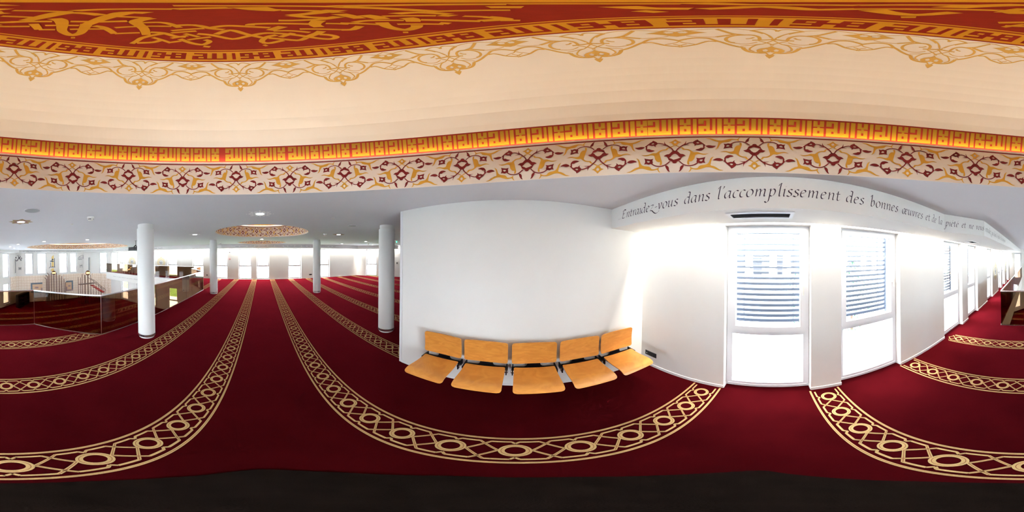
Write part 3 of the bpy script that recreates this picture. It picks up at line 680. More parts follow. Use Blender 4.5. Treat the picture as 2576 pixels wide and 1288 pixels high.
    def rect(th0, u0, u1, v0, v1, off, mi, W=975., top=.09, bot=.92):
        n = max(1, int((u1 - u0) / W * cw * R / .06) + 1)
        va = a0 + (a1 - a0) * (top + (bot - top) * v0); vb = a0 + (a1 - a0) * (top + (bot - top) * v1)
        vm = (va + vb) / 2
        for k in range(n):
            ua = th0 - (u0 + (u1 - u0) * k / n) / W * cw; ub = th0 - (u0 + (u1 - u0) * (k + 1) / n) / W * cw
            mb.add([P(ua, va, off), P(ub, va, off), P(ub, vm, off), P(ua, vm, off)], [(0, 1, 2, 3)], mi)
            mb.add([P(ua, vm, off), P(ub, vm, off), P(ub, vb, off), P(ua, vb, off)], [(0, 1, 2, 3)], mi)
    for th0 in starts:
        Y = lambda a, b: rect(th0, a, b, 0, 1, .0015, 1)
        Rr = lambda a, b, c_, d_: rect(th0, a, b, c_, d_, .003, 0)
        def he(x): Rr(x + 60, x + 85, .13, .49); Rr(x - 4, x + 62, .38, .49); Rr(x + 60, x + 85, .69, .83)
        def la(x):
            Rr(x + 48, x + 72, -.02, .28); Rr(x - 4, x + 45, .42, .49); Rr(x + 75, x + 124, .42, .49); Rr(x + 48, x + 72, .68, .83)
        Y(0, 260); he(0); Rr(130, 155, -.02, .78); Rr(205, 226, -.02, .78)
        Y(280, 330); Y(355, 475); la(355); Y(500, 540)
        Y(560, 745); he(560); Rr(685, 710, -.02, .78)
        Y(765, 815); Y(835, 955); la(835)
    o = mb.build('kufic_band', [m_redb, m_gold], t, smooth=False)
    o['label'] = 'golden square lettering on a red band above the flower frieze'
    # lace border
    mb = MB()
    L_ = PAT_L
    for i in range(8):
        th0 = math.radians(-129.7) + i * PI / 4
        for s in (1, -1):
            f = lambda x, y, off=.002: P(th0 - s * math.radians(x), y / sc_s, off)
            f2 = lambda x, y: f(x, y, .0035)
            # work in metres: x deg -> metres at s ~ .8
            km = math.radians(1) * .75
            fm = lambda x, y: f(x / km, y); fm2 = lambda x, y: f(x / km, y, .0035)
            mm = lambda Q: [(x * km, y) for x, y in Q]
            for w, q in L_['s']: mb.strip(cr(mm(q), 3), w, fm, 0)
            mb.flat([mm(L_['tip'])], fm2); mb.flat([mm(L_['tre']), mm(L_['treh'])], fm2); mb.flat([mm(L_['node'])], fm2)
            mb.flat([mm(L_['dia']), mm(L_['diah'])], fm2)
    o = mb.build('lace_border', [m_lace], t)
    o['label'] = 'gold lace scrollwork painted round the medallion'
    # medallion
    mb = MB()
    rings = [(0, 0), (.06, 0), (.12, 0), (.2, 0), (.3, 0), (.4, 0), (.4668, 0), (.4781, 1), (.4904, 0), (.5092, 1), (.6016, 1), (.6235, 1), (.6364, 0)]
    for j in range(1, len(rings)):
        for k in range(NS):
            a, b = 2 * PI * k / NS, 2 * PI * (k + 1) / NS
            mb.add([P(a, rings[j - 1][0] / sc_s), P(b, rings[j - 1][0] / sc_s), P(b, rings[j][0] / sc_s), P(a, rings[j][0] / sc_s)], [(0, 1, 2, 3)], rings[j][1])
    for k in range(8):
        th0 = math.radians(-151.5) + k * PI / 4
        def rr(u0, u1, v0, v1, mi=0, off=.0015):
            n = max(1, int((u1 - u0) / 90) + 1)
            s0 = .5092 + (.6016 - .5092) * v0; s1 = .5092 + (.6016 - .5092) * v1
            for q in range(n):
                ua = th0 - ((u0 + (u1 - u0) * q / n) - 320) / 1370 * PI / 4; ub = th0 - ((u0 + (u1 - u0) * (q + 1) / n) - 320) / 1370 * PI / 4
                mb.add([P(ua, s0 / sc_s, off), P(ub, s0 / sc_s, off), P(ub, s1 / sc_s, off), P(ua, s1 / sc_s, off)], [(0, 1, 2, 3)], mi)
        rr(350, 490, .04, .22); rr(490, 560, .04, 1); rr(330, 490, .45, 1); rr(425, 505, .64, .82, 1, .003)
        rr(560, 860, .84, 1); rr(635, 710, .04, .84); rr(805, 860, .04, .84)
        rr(950, 1002, .04, 1)
        rr(1075, 1280, .04, 1); rr(1150, 1212, .28, .46, 1, .003); rr(1070, 1205, .62, .8, 1, .003)
        rr(1280, 1370, .38, .62); rr(1365, 1600, .04, 1); rr(1435, 1520, .2, .36, 1, .003); rr(1440, 1525, .6, .77, 1, .003)
    for i, (w, q) in enumerate(PAT_M):
        off = .002 + .0002 * (i % 12)
        def fx(x, y):
            r = min(math.hypot(x, y) / 1.345, .99); return P(math.atan2(y, x), math.asin(r), off)
        mb.strip(cr([tuple(p) for p in q], 4), .018 if w <= .03 else (.022 if w < .05 else .027), fx, 1)
    zx, zy = .2357, .0711
    if exact or True:
        mb.flat([[(zx + .035 * math.cos(2 * PI * k / 20), zy + .035 * math.sin(2 * PI * k / 20)) for k in range(20)]],
                lambda x, y: P(math.atan2(y, x), math.asin(math.hypot(x, y) / 1.345), .0045), 1)
    o = mb.build('medallion', [m_red2, m_gold2], t)
    o['label'] = 'red medallion with interlaced golden calligraphy at the crown'
    # light ring in the groove
    mb = MB()
    for k in range(NS // 2):
        a, b = 4 * PI * k / NS, 4 * PI * (k + 1) / NS
        r0, r1 = rl + .022, rl + .048
        mb.add([(r0 * math.cos(a), r0 * math.sin(a), .364), (r1 * math.cos(a), r1 * math.sin(a), .388), (r1 * math.cos(b), r1 * math.sin(b), .388), (r0 * math.cos(b), r0 * math.sin(b), .364)], [(0, 1, 2, 3)], 0)
    mb.build('light_ring', m_ring if R < 2 else m_ring2, t)
    return t
m_dome_drum = m_ceilc = mat('drum_paint', lin(232, 218, 204), .8)
m_lace = mat('lace_gold', lin(222, 176, 88), .6)
m_ring2 = mat('dome_light_large', (1, .82, .6, 1), .5, emit=16)
dome1 = dome('ceiling_dome', 'cream painted dome directly overhead with gold lace round a red medallion', 'dome', D1, 1.311, exact=True)
d2 = dup(dome1, (D2[0], D2[1], ZC), 'smaller-looking painted dome between the four round columns, with a lit ring')
d3 = dup(dome1, (D3[0], D3[1], ZC), 'farthest shallow painted dome near the long window wall, only its flower rim showing')
dome('ceiling_dome', 'large painted dome over the open hall, its lit ring above a long flower frieze', 'dome', DB, RB, cells=42, kuf=36)

# ------------------------------------------------------------------ chancery lettering drawn with a broad pen
G_ = {}
def gl(ch, adv, *st): G_[ch] = (adv, st)
gl('.', .5, [(.05, .0), (.25, .08)])
gl('-', .55, [(.05, .45), (.45, .5)])
gl("'", .3, [(.12, 1.75), (.16, 1.65), (.05, 1.4)])
gl('n', .95, [(0, .85), (.14, 1), (.18, .85), (.16, 0)], [(.17, .55), (.4, .92), (.58, .98), (.66, .8), (.62, .15), (.7, 0), (.85, .12)])
gl('m', 1.4, [(0, .85), (.14, 1), (.18, .85), (.16, 0)], [(.17, .55), (.36, .92), (.5, .98), (.58, .8), (.56, 0)], [(.57, .55), (.78, .92), (.95, .98), (1.03, .8), (1.0, .15), (1.08, 0), (1.25, .12)])
gl('t', .62, [(.2, 1.35), (.18, .25), (.24, .02), (.42, .05), (.5, .15)], [(.0, .95), (.45, .97)])
gl('r', .66, [(0, .85), (.14, 1), (.18, .85), (.16, 0)], [(.17, .6), (.36, .93), (.5, 1.0), (.6, .9)])
gl('a', .92, [(.62, .95), (.35, 1.0), (.1, .7), (.05, .3), (.18, .02), (.4, .15), (.6, .5)], [(.64, 1.0), (.6, .2), (.68, 0), (.85, .12)])
gl('i', .42, [(0, .85), (.12, 1), (.16, .85), (.14, .12), (.22, 0), (.35, .1)], [(.2, 1.3), (.28, 1.4)])
gl('d', .95, [(.62, .9), (.35, .98), (.1, .7), (.05, .3), (.18, .02), (.4, .12), (.62, .4)], [(.42, 1.75), (.62, 1.7), (.68, 1.5), (.62, .15), (.7, 0), (.85, .12)])
gl('e', .78, [(.08, .5), (.45, .6), (.55, .8), (.42, .98), (.2, .9), (.06, .5), (.12, .1), (.32, 0), (.6, .2)])
gl('z', .85, [(.02, .9), (.3, .98), (.6, .92)], [(.6, .92), (.05, .05)], [(.05, .05), (.4, .0), (.75, -.35), (1.15, -.6), (1.55, -.5), (1.7, -.25)])
gl('v', .85, [(0, .9), (.12, 1), (.2, .8), (.32, 0)], [(.32, 0), (.6, .6), (.62, .95), (.52, 1.0)])
gl('o', .85, [(.38, 1), (.12, .8), (.04, .4), (.16, .02), (.4, .02), (.62, .3), (.66, .7), (.5, .98), (.36, 1.0)])
gl('u', .95, [(0, .88), (.1, 1), (.15, .85), (.13, .25), (.22, .02), (.4, .1), (.6, .45)], [(.64, 1), (.6, .2), (.68, 0), (.84, .12)])
gl('s', .68, [(.52, .9), (.35, 1.0), (.14, .85), (.22, .6), (.46, .4), (.46, .12), (.25, -.02), (.02, .1)])
gl('l', .5, [(.0, 1.45), (.14, 1.78), (.24, 1.8), (.2, 1.5), (.17, .2), (.26, 0), (.42, .12)])
gl('c', .72, [(.56, .88), (.36, 1), (.12, .75), (.05, .35), (.16, .04), (.36, .0), (.56, .16)])
gl('p', .95, [(0, .85), (.14, 1), (.18, .85), (.12, -.6), (-.1, -.85), (-.25, -.7)], [(.16, .6), (.36, .95), (.58, .95), (.68, .6), (.55, .12), (.34, 0), (.16, .12)])
gl('b', .92, [(-.02, 1.5), (.12, 1.78), (.2, 1.7), (.15, .2), (.3, 0), (.5, .12), (.64, .5), (.55, .9), (.38, .98), (.17, .65)])
gl('h', .95, [(-.02, 1.5), (.12, 1.78), (.2, 1.7), (.16, 0)], [(.17, .55), (.4, .92), (.58, .98), (.66, .8), (.62, .15), (.7, 0), (.85, .12)])
gl('g', .92, [(.62, .95), (.35, 1.0), (.1, .7), (.05, .35), (.18, .08), (.4, .18), (.6, .5)], [(.64, 1.0), (.6, -.4), (.4, -.8), (.1, -.75), (0, -.6)])
gl('x', .85, [(.05, .95), (.2, .95), (.5, .1), (.7, .05)], [(.65, .98), (.05, .02)])
gl('é', .78, [(.08, .5), (.45, .6), (.55, .8), (.42, .98), (.2, .9), (.06, .5), (.12, .1), (.32, 0), (.6, .2)], [(.3, 1.25), (.48, 1.55)])
gl('œ', 1.3, [(.38, 1), (.12, .8), (.04, .4), (.16, .02), (.4, .02), (.6, .3), (.62, .7), (.5, .98), (.36, 1.0)], [(.6, .5), (.95, .6), (1.05, .8), (.92, .98), (.72, .9), (.58, .5), (.64, .1), (.84, 0), (1.1, .2)])
gl('E', 1.15, [(.85, 1.5), (.6, 1.7), (.3, 1.5), (.22, .6), (.12, .1), (.4, .0), (.75, .05), (.9, .25)], [(.0, 1.45), (.4, 1.6), (.9, 1.6)], [(.22, .85), (.65, .9)])
gl(' ', .5)
def width(s): return sum(G_[c][0] for c in s)
def pen(mb, s, fn, u0, u1, base, xh, slant=.12, nib=.145):
    w = width(s); k = (u1 - u0) / w; x = 0
    na = math.radians(42); nx, ny = math.cos(na) * nib / 2, math.sin(na) * nib / 2
    for ch in s:
        adv, st = G_[ch]
        for q in st:
            q = cr(q, 4)
            for a, b in zip(q, q[1:]):
                A = (x + a[0], a[1]); B = (x + b[0], b[1])
                quad = [(A[0] - nx, A[1] - ny), (A[0] + nx, A[1] + ny), (B[0] + nx, B[1] + ny), (B[0] - nx, B[1] - ny)]
                mb.add([fn(u0 + (p[0] + p[1] * slant) * k, base + p[1] * xh) for p in quad], [(0, 1, 2, 3)])
        x += adv
tx = MB()
fE = lambda u, z: (1.11 - .0165, -u, z)
for s, a, b in (("...", -1.56, -1.50), ("Entraidez-vous", -1.485, -.735), ("dans", -.68, -.455), ("l'accomplissement", -.405, .475),
                ("des", .517, .68), ("bonnes", .734, 1.05), ("œuvres", 1.10, 1.425), ("et", 1.475, 1.565), ("de", 1.60, 1.70), ("la", 1.745, 1.845)):
    pen(tx, s, fE, a, b, 2.19, .057)
dd = Vector((.74 - 1.11, -2.53 + 1.9)).normalized()
fD = lambda u, z: (1.11 + dd.x * u - .0165 * .86 , -1.9 + dd.y * u + .0165 * .5, z)
for s, a, b in (("piété", .02, .24), ("et", .29, .37), ("ne", .42, .52), ("vous", .56, .735)):
    pen(tx, s, fD, a, b, 2.19, .057)
fC = lambda u, z: (.74 - .0165 + .02 * min(1, (u - 2.53) / 10.5), -u, z)
y = 2.6
for s in "entraidez pas dans le péché et la transgression".split():
    w = width(s) * .058
    pen(tx, s, fC, y, y + w, 2.19, .057); y += w + .06
tx.build('lettering', m_ink, trim2)['label'] = 'dark flowing French lettering on the white fascia'
# faint small writing on the far fascias, too far off to read
def scrawl(mb, fn, u0, u1, base, h, seed, gap=True):
    rnd = random.Random(seed); x = u0
    while x < u1 - .2:
        wl = rnd.uniform(.15, .55); e = min(u1, x + wl); pts = []; q = x; k = 0
        while q < e:
            pts.append((q, base + (h if k % 2 else 0) * rnd.choice((1, 1, 1, 1.7)) * rnd.uniform(.8, 1))); q += .028; k += 1
        if len(pts) > 2: mb.strip(cr(pts, 3), .010, fn, 0)
        x = e + .07 if not (gap and rnd.random() < .12) else e + .5
ts = MB()
scrawl(ts, lambda u, z: (-10.37 + .0165, -u, z), -5.0, 1.85, 2.195, .05, 1, False)
scrawl(ts, lambda u, z: (-10.01 + .0165, -u, z), 2.7, 12.6, 2.195, .05, 2)
scrawl(ts, lambda u, z: (-u, -15.5 + .0165, z), 1.6, 3.7, 2.18, .06, 3, False)
scrawl(ts, lambda u, z: (-u, -15.5 + .0165, z), 4.3, 5.6, 2.18, .06, 4, False)
scrawl(ts, lambda u, z: (-u, -15.5 + .0165, z), 6.0, 7.7, 2.18, .06, 5, False)
scrawl(ts, lambda u, z: (-9.96 + .012, -u, z), 8.0, 13.0, -.40, .05, 6, False)
ts.build('lettering', m_inkg, trim2)['label'] = 'small grey cursive writing on the far fascias'
# ------------------------------------------------------------------ wall-mounted folding seats
def make_seat(label):
    t = thing('folding_seat', label, 'seat', (0, 1.70, 0), 'row of wall-mounted wooden folding seats')
    # seat shell: rows run from the hinge (v=0) to the front lip (v=1)
    def shell(hw, prof, rc_front, rc_back, thick, bend, name, parent):
        mb = MB(); nx = 14; rows = []
        L = [0]
        for a, b in zip(prof, prof[1:]): L.append(L[-1] + math.hypot(b[0] - a[0], b[1] - a[1]))
        T = L[-1]
        for j, (py, pz) in enumerate(prof):
            s = L[j]; w = hw
            for r, dd_ in ((rc_back, s), (rc_front, T - s)):
                if dd_ < r: w = min(w, hw - r + math.sqrt(max(0, r * r - (r - dd_) ** 2)))
            a = prof[max(j - 1, 0)]; b = prof[min(j + 1, len(prof) - 1)]
            ty, tz = b[0] - a[0], b[1] - a[1]; q = math.hypot(ty, tz); ny, nz = -tz / q, ty / q
            if name == 'seat' and nz < 0: ny, nz = -ny, -nz
            row = []
            for i in range(nx + 1):
                x = -w + 2 * w * i / nx; d = bend * ((x / hw) ** 2)
                row.append(((x, py + ny * d, pz + nz * d), (x, py + ny * (d - thick), pz + nz * (d - thick))))
            rows.append(row)
        W_ = nx + 1; o = []
        for row in rows:
            o += [p[0] for p in row]; o += [p[1] for p in row]
        f = []; N = len(rows)
        for j in range(N - 1):
            A = j * 2 * W_; B = (j + 1) * 2 * W_
            for i in range(nx):
                f.append((A + i, A + i + 1, B + i + 1, B + i)); f.append((A + W_ + i, B + W_ + i, B + W_ + i + 1, A + W_ + i + 1))
            f.append((A, B, B + W_, A + W_)); f.append((A + nx, A + W_ + nx, B + W_ + nx, B + nx))
        for j in (0, N - 1):
            A = j * 2 * W_
            for i in range(nx): f.append((A + i, A + i + 1, A + W_ + i + 1, A + W_ + i))
        mb.add(o, f)
        ob = mb.build(name, m_wood, parent, smooth=True); fix_normals(ob); return ob
    seat_prof = [(-.10 - .004 * 0, .432), (-.104, .432), (-.115, .4315), (-.13, .431), (-.17, .427), (-.22, .423), (-.28, .422), (-.34, .425), (-.39, .427), (-.42, .426),
                 (-.445, .421), (-.465, .412), (-.48, .400), (-.488, .388), (-.492, .378), (-.494, .372)]
    shell(.203, seat_prof[1:], .035, .012, .011, .004, 'seat', t)
    bp = []
    for k in range(15):
        v = k / 14; z = .478 + .305 * v
        bp.append((-.075 + .012 * math.sin(PI * v) - .010 * v, z))
    bp[0:0] = [(bp[0][0], .478)]; bp = bp[1:]
    extra = []
    for k, q in enumerate(bp):
        extra.append(q)
        if k in (0, len(bp) - 2):
            n_ = bp[k + 1]
            for f in ((.15, .35, .65) if k == 0 else (.35, .65, .85)): extra.append((q[0] + (n_[0] - q[0]) * f, q[1] + (n_[1] - q[1]) * f))
    shell(.226, extra, .030, .030, .011, .016, 'backrest', t)
    # black steel bracket plate with rounded cut-outs
    half = [(.066, .60), (.067, .44), (.071, .418), (.080, .402), (.094, .392), (.112, .388), (.19, .386), (.210, .382), (.218, .370), (.218, .345), (.20, .335)]
    poly = half + [(-x, z) for x, z in reversed(half)]
    mb = MB(); mb.prism(poly, .024, .034)
    mb.v = [(x, -zz, y) for x, y, zz in mb.v]
    mb.build('bracket_plate', m_black, t)
    mb = MB(); mb.box(-.19, .19, -.17, -.125, .39, .404); mb.box(-.06, .06, -.30, -.17, .398, .407); mb.box(-.06, .06, -.125, -.034, .385, .400)
    mb.box(-.05, .05, -.024, -.001, .40, .58)
    mb.build('seat_carrier', m_black, t)
    for s in (-1, 1):
        mb = MB()
        sx = s * .216
        mb.box(sx - .006, sx + .006, -.165, -.02, .352, .425)
        mb.box(sx - .012, sx + .012, -.12, -.06, .365, .41)
        h = mb.build('hinge', m_black, t)
        mb = MB()
        mb.lathe([(.016, -.016), (.02, -.012), (.02, .012), (.016, .016)], 20)
        mb.v = [(z + sx, y - .135, x + .388) for x, y, z in mb.v]
        hk = mb.build('hinge_disc', m_chrome, h)
    mb = MB(); mb.lathe([(.006, 0), (.006, .004), (.003, .006)], 12)
    mb.v = [(x, -z - .034, y + .452) for x, y, z in mb.v]
    mb.build('bolt', m_chrome, t)
    return t
s_lab = ['wooden folding seat at the left end of the row of five on the partition',
         'second wooden folding seat from the left, its backrest with a darker heart-grain patch',
         'middle wooden folding seat of the five on the partition',
         'second wooden folding seat from the right, between the middle one and the corner seat',
         'wooden folding seat at the right end of the row, beside the wall socket']
xs = [-.795, -.309, .183, .669, 1.149]
s0 = make_seat(s_lab[0]); s0.location.x = xs[0]
for x, l in zip(xs[1:], s_lab[1:]): dup(s0, (x, 1.70, 0), l)

# ------------------------------------------------------------------ round columns
def column(label):
    t = thing('round_column', label, 'column', (0, 0, 0), 'round white columns')
    mb = MB(); mb.lathe([(.155, .0), (.157, .033), (.157, .035)], 64); mb.build('base', m_wall, t, smooth=True)
    mb = MB(); mb.lathe([(.158, .0355), (.172, .037), (.172, .088), (.158, .0895)], 64); mb.build('steel_band', m_steel, t, smooth=True)
    for k in range(3):
        mb = MB(); a0 = k * 2 * PI / 3; nj = 9
        for z in (.048, .060, .072):
            ring = [(a0 + j * .055) for j in range(nj)]
            mb.add([(.1732 * math.cos(a), .1732 * math.sin(a), z) for a in ring] + [(.1732 * math.cos(a), .1732 * math.sin(a), z + .008) for a in ring],
                   [(j, j + 1, nj + j + 1, nj + j) for j in range(nj - 1)])
        mb.box(.1728 * math.cos(a0) - .0005, .1728 * math.cos(a0) + .0005, .1728 * math.sin(a0) - .0005, .1728 * math.sin(a0) + .0005, .048, .080)
        mb.build('vent_slots', m_dark, t)
    mb = MB(); mb.lathe([(.168, .09), (.17, .094), (.17, 2.262), (.167, 2.266)], 72); mb.build('shaft', m_wall, t, smooth=True)
    mb = MB(); mb.lathe([(.150, 2.2665), (.150, 2.351)], 64); mb.build('collar', m_wall, t, smooth=True)
    return t
c0 = column('nearest round white column on the left, beside the corner of the tinted glass railing'); c0.location = (-2.455, -2.125, 0)
dup(c0, (-2.505, 2.405, 0), 'thick round white column just left of the partition with the seats')
dup(c0, (-6.80, -2.085, 0), 'far round white column near the far end of the tinted glass railing')
dup(c0, (-6.825, 2.39, 0), 'far round white column standing alone between carpet rows before the windows')

# ------------------------------------------------------------------ tinted glass railings
def railing(label, pts, name='glass_railing'):
    t = thing(name, label, 'railing', (pts[0][0], pts[0][1], 0))
    ox, oy = pts[0]
    hr = MB()
    for (a, b) in zip(pts, pts[1:]):
        F, L = frame(a, b); G = lambda u, w, z, F=F: (F(u, w, z)[0] - ox, F(u, w, z)[1] - oy, z)
        n = max(1, round(L / 1.9)); st = L / n
        for k in range(n):
            mb = MB(); mb.obox(G, k * st + .004, (k + 1) * st - .004, -.008, .008, .012, .908)
            mb.build('glass_panel', m_tint, t)
        hr.obox(G, -.010, L + .010, -.013, .013, .902, .928)
    hr.build('handrail', m_steel, t)
    ft = MB()
    for (a, b) in zip(pts, pts[1:]):
        F, L = frame(a, b); G = lambda u, w, z, F=F: (F(u, w, z)[0] - ox, F(u, w, z)[1] - oy, z)
        ft.obox(G, -.008, L + .008, -.014, .014, .0015, .014)
    ft.build('base_rail', m_steel, t)
    for p in pts[1:-1]:
        jt = MB(); jt.box(p[0] - ox - .005, p[0] - ox + .005, p[1] - oy - .005, p[1] - oy + .005, .014, .902)
        jt.build('corner_joint', m_steel, t)
    return t
railing('long tinted glass railing with steel handrail around the near edge of the open hall',
        [(.72, -3.895), (-.66, -3.905), (-1.81, -2.775), (-7.35, -2.775), (-8.45, -3.92), (-9.96, -3.92)])
railing('tinted glass railing along the narrow corridor beside the window wall', [(.72, -14.05), (.72, -3.935)])
railing('tinted glass railing of the opposite gallery beyond the open hall', [(-9.965, -3.96), (-9.965, -14.1)])

# ------------------------------------------------------------------ ceiling spots with painted rosettes
def star(n, r0, r1, off=0):
    return [((r0 if k % 2 == 0 else r1) * math.cos(PI * k / n + off), (r0 if k % 2 == 0 else r1) * math.sin(PI * k / n + off)) for k in range(2 * n)]
def spot(label, x, y, z, style, big=True, group='recessed ceiling spots'):
    t = thing('ceiling_spot', label, 'ceiling light', (x, y, z), group)
    mb = MB(); mb.lathe([(.0, -.004), (.060, -.004)], 24, cap=False); mb.build('lamp', m_lite, t)
    mb = MB(); mb.lathe([(.060, -.0065), (.074, -.005), (.076, -.001)], 24, cap=False); mb.build('trim_ring', m_frame, t)
    if big:
        mb = MB()
        if style == 'w':
            for k in range(8):
                a = k * PI / 4
                for r, s in ((.105, .030), (.155, .036), (.20, .020)):
                    c = (r * math.cos(a), r * math.sin(a)); mb.flat([[(c[0] + s * math.cos(a + j * PI / 2), c[1] + s * .7 * math.sin(a + j * PI / 2)) for j in range(4)]], lambda u, v: (u, v, -.002))
                a += PI / 8
                c = (.135 * math.cos(a), .135 * math.sin(a)); mb.flat([[(c[0] + .03 * math.cos(j * PI / 3), c[1] + .03 * math.sin(j * PI / 3)) for j in range(6)]], lambda u, v: (u, v, -.002))
            mb.build('rosette', m_rosw, t)
        else:
            mb.flat([star(8, .215, .15)], lambda u, v: (u, v, -.001), 0)
            mb.flat([star(8, .15, .10, PI / 8)], lambda u, v: (u, v, -.0016), 1)
            for k in range(8):
                a = k * PI / 4
                mb.flat([[(.165 * math.cos(a) + .022 * math.cos(j * PI / 2), .165 * math.sin(a) + .022 * math.sin(j * PI / 2)) for j in range(4)]], lambda u, v: (u, v, -.002), 1)
            mb.build('rosette', [m_rosg, m_rosr], t)
    return t
spot('ceiling spot in a faint gold and red painted rosette, left of the smoke detector', -.266, -2.766, ZC, 'g')
spot('ceiling spot in a white painted star rosette in front of the second dome', -2.42, -.026, ZC, 'w')
spot('ceiling spot in a pale rosette above the gap between the two left columns', -4.577, -1.994, ZC, 'w')
spot('ceiling spot in a thin gold rosette just right of the far right column', -4.60, 2.338, ZC, 'g')
spot('ceiling spot in a white rosette beyond the second dome', -6.77, 0, ZC, 'w')
spot('ceiling spot in a white rosette seen just left of the thick right column', -6.52, 4.82, ZC, 'w')
spot('small ceiling spot left of the thick right column, farther than the white rosette one', -8.82, 4.72, ZC, 'g', False)
spot('small ceiling spot close to the far right corner of the fascia', -8.75, 7.04, ZC, 'w', False)
spot('ceiling spot at the left of the large dome, nearest to the viewer', -1.55, -6.46, ZC, 'g', False)
spot('ceiling spot above the near rim of the large dome', -2.97, -5.42, ZC, 'g', False)
spot('ceiling spot left of the large dome, second in the line running away', -.6, -7.91, ZC, 'g', False)
spot('ceiling spot left of the large dome, leftmost of the line running away', -.26, -9.72, ZC, 'g', False)
spot('ceiling spot left of the large dome, just above the far fascia', -.61, -11.62, ZC, 'g', False)
spot('ceiling spot above the white calligraphy panel, between fascia and large dome', -1.62, -13.27, ZC, 'g', False)
spot('ceiling spot beyond the large dome, on its far left side', -2.81, -14.01, ZC, 'g', False)
spot('ceiling spot beyond the large dome, on its far right side', -7.02, -14.19, ZC, 'g', False)
spot('ceiling spot beyond the large dome, right of the outlined calligraphy', -8.39, -13.55, ZC, 'g', False)
spot('ceiling spot right of the large dome near the opposite gallery', -9.29, -11.93, ZC, 'g', False)
for x, y, l in ((-1.95, -15.72, 'spot under the far fascia above the blind window'), (-3.92, -15.72, 'spot under the far fascia left of the gold emblem'),
                (-4.93, -15.72, 'spot under the far fascia just right of the gold emblem'), (-7.95, -15.75, 'spot under the far fascia above the outlined calligraphy')):
    spot(l, x, y, ZH, 'g', False, 'spots under the far fascia')

# ------------------------------------------------------------------ small things on the ceiling
def detector(label, x, y):
    t = thing('smoke_detector', label, 'smoke detector', (x, y, ZC), 'smoke detectors')
    mb = MB(); mb.lathe([(.055, -.0005), (.055, -.022), (.050, -.026)], 32); mb.build('base', m_plast, t, smooth=True)
    mb = MB(); mb.lathe([(.046, -.026), (.042, -.052), (.03, -.060), (.0, -.062)], 32, cap=False); mb.build('sensor_head', m_plast, t, smooth=True)
    for k in range(3):
        mb = MB(); ring = [k * 2.09 + j * .25 for j in range(6)]
        mb.add([(.0455 * math.cos(a), .0455 * math.sin(a), -.034) for a in ring] + [(.044 * math.cos(a), .044 * math.sin(a), -.046) for a in ring],
               [(j, j + 1, 7 + j, 6 + j) for j in range(5)])
        mb.build('vent_slot', m_dark, t)
    return t
dt = detector('round white smoke detector on the ceiling above the nearest left column', -1.251, -2.169)
dup(dt, (-4.59, 1.87, ZC), 'smoke detector on the ceiling just right of the far right column')
dup(dt, (-7.86, 6.02, ZC), 'tiny far smoke detector left of the thick right column')
dup(dt, (-8.35, -2.16, ZC), 'tiny far smoke detector just right of the far left column')
def speaker(label, x, y, r=.105):
    t = thing('ceiling_speaker', label, 'speaker', (x, y, ZC), 'flush ceiling speakers')
    mb = MB(); mb.lathe([(r, -.0005), (r, -.006), (r - .008, -.008)], 40); mb.build('rim', m_ceil, t)
    mb = MB(); mb.lathe([(r - .008, -.0085), (0, -.0095)], 40, cap=False); mb.build('grille', m_grey, t)
    return t
speaker('round grey ceiling speaker just above the gold rosette spot', -.343, -2.04)
speaker('faint round ceiling speaker left of the thick right column', -2.96, 1.83, .09)
def plate(label, x, y):
    mb = MB(); mb.lathe([(.03, -.0005), (.03, -.008), (.02, -.014)], 20); o = mb.build('sensor_button', m_plast, loc=(x, y, ZC)); tag(o, label, 'ceiling sensor', 'small ceiling sensors'); return o
plate('tiny white sensor on the ceiling left of the nearest left column', -1.21, -2.80)
plate('tiny white sensor on the ceiling between the second dome and the thick right column', -2.484, 1.158)
plate('tiny white sensor on the ceiling above the large dome', -2.41, -6.26)
# air grilles in the soffit
m_vent = mat('vent_recess', lin(96, 98, 102), .6); m_vent2 = mat('vent_louvre', lin(176, 178, 184), .5)
def grille(label, x0, x1, y0, y1):
    cx, cy_ = (x0 + x1) / 2, (y0 + y1) / 2
    t = thing('air_grille', label, 'air vent', (cx, cy_, ZH), 'air grilles in the soffit')
    hx, hy = (x1 - x0) / 2, (y1 - y0) / 2; w = .028
    mb = MB()
    mb.box(-hx, hx, -hy, -hy + w, -.010, -.0005); mb.box(-hx, hx, hy - w, hy, -.010, -.0005)
    mb.box(-hx, -hx + w, -hy + w, hy - w, -.010, -.0005); mb.box(hx - w, hx, -hy + w, hy - w, -.010, -.0005)
    mb.build('frame', m_frame, t)
    mb = MB(); mb.box(-hx + w, hx - w, -hy + w, hy - w, -.002, -.0006); mb.build('backing', m_vent, t)
    mb = MB(); n = 7
    for k in range(n):
        x = -hx + w + (2 * hx - 2 * w) * (k + .5) / n
        mb.add([(x - .008, -hy + w, -.009), (x - .008, hy - w, -.009), (x + .006, hy - w, -.0025), (x + .006, -hy + w, -.0025)], [(0, 1, 2, 3)])
    mb.build('louvre', m_vent2, t)
    return t
grille('long white air grille in the soffit above the nearest window', 1.175, 1.355, -.15, .365)
grille('distant white air grille in the soffit above the corridor entrance', 1.16, 1.34, -3.60, -3.17)
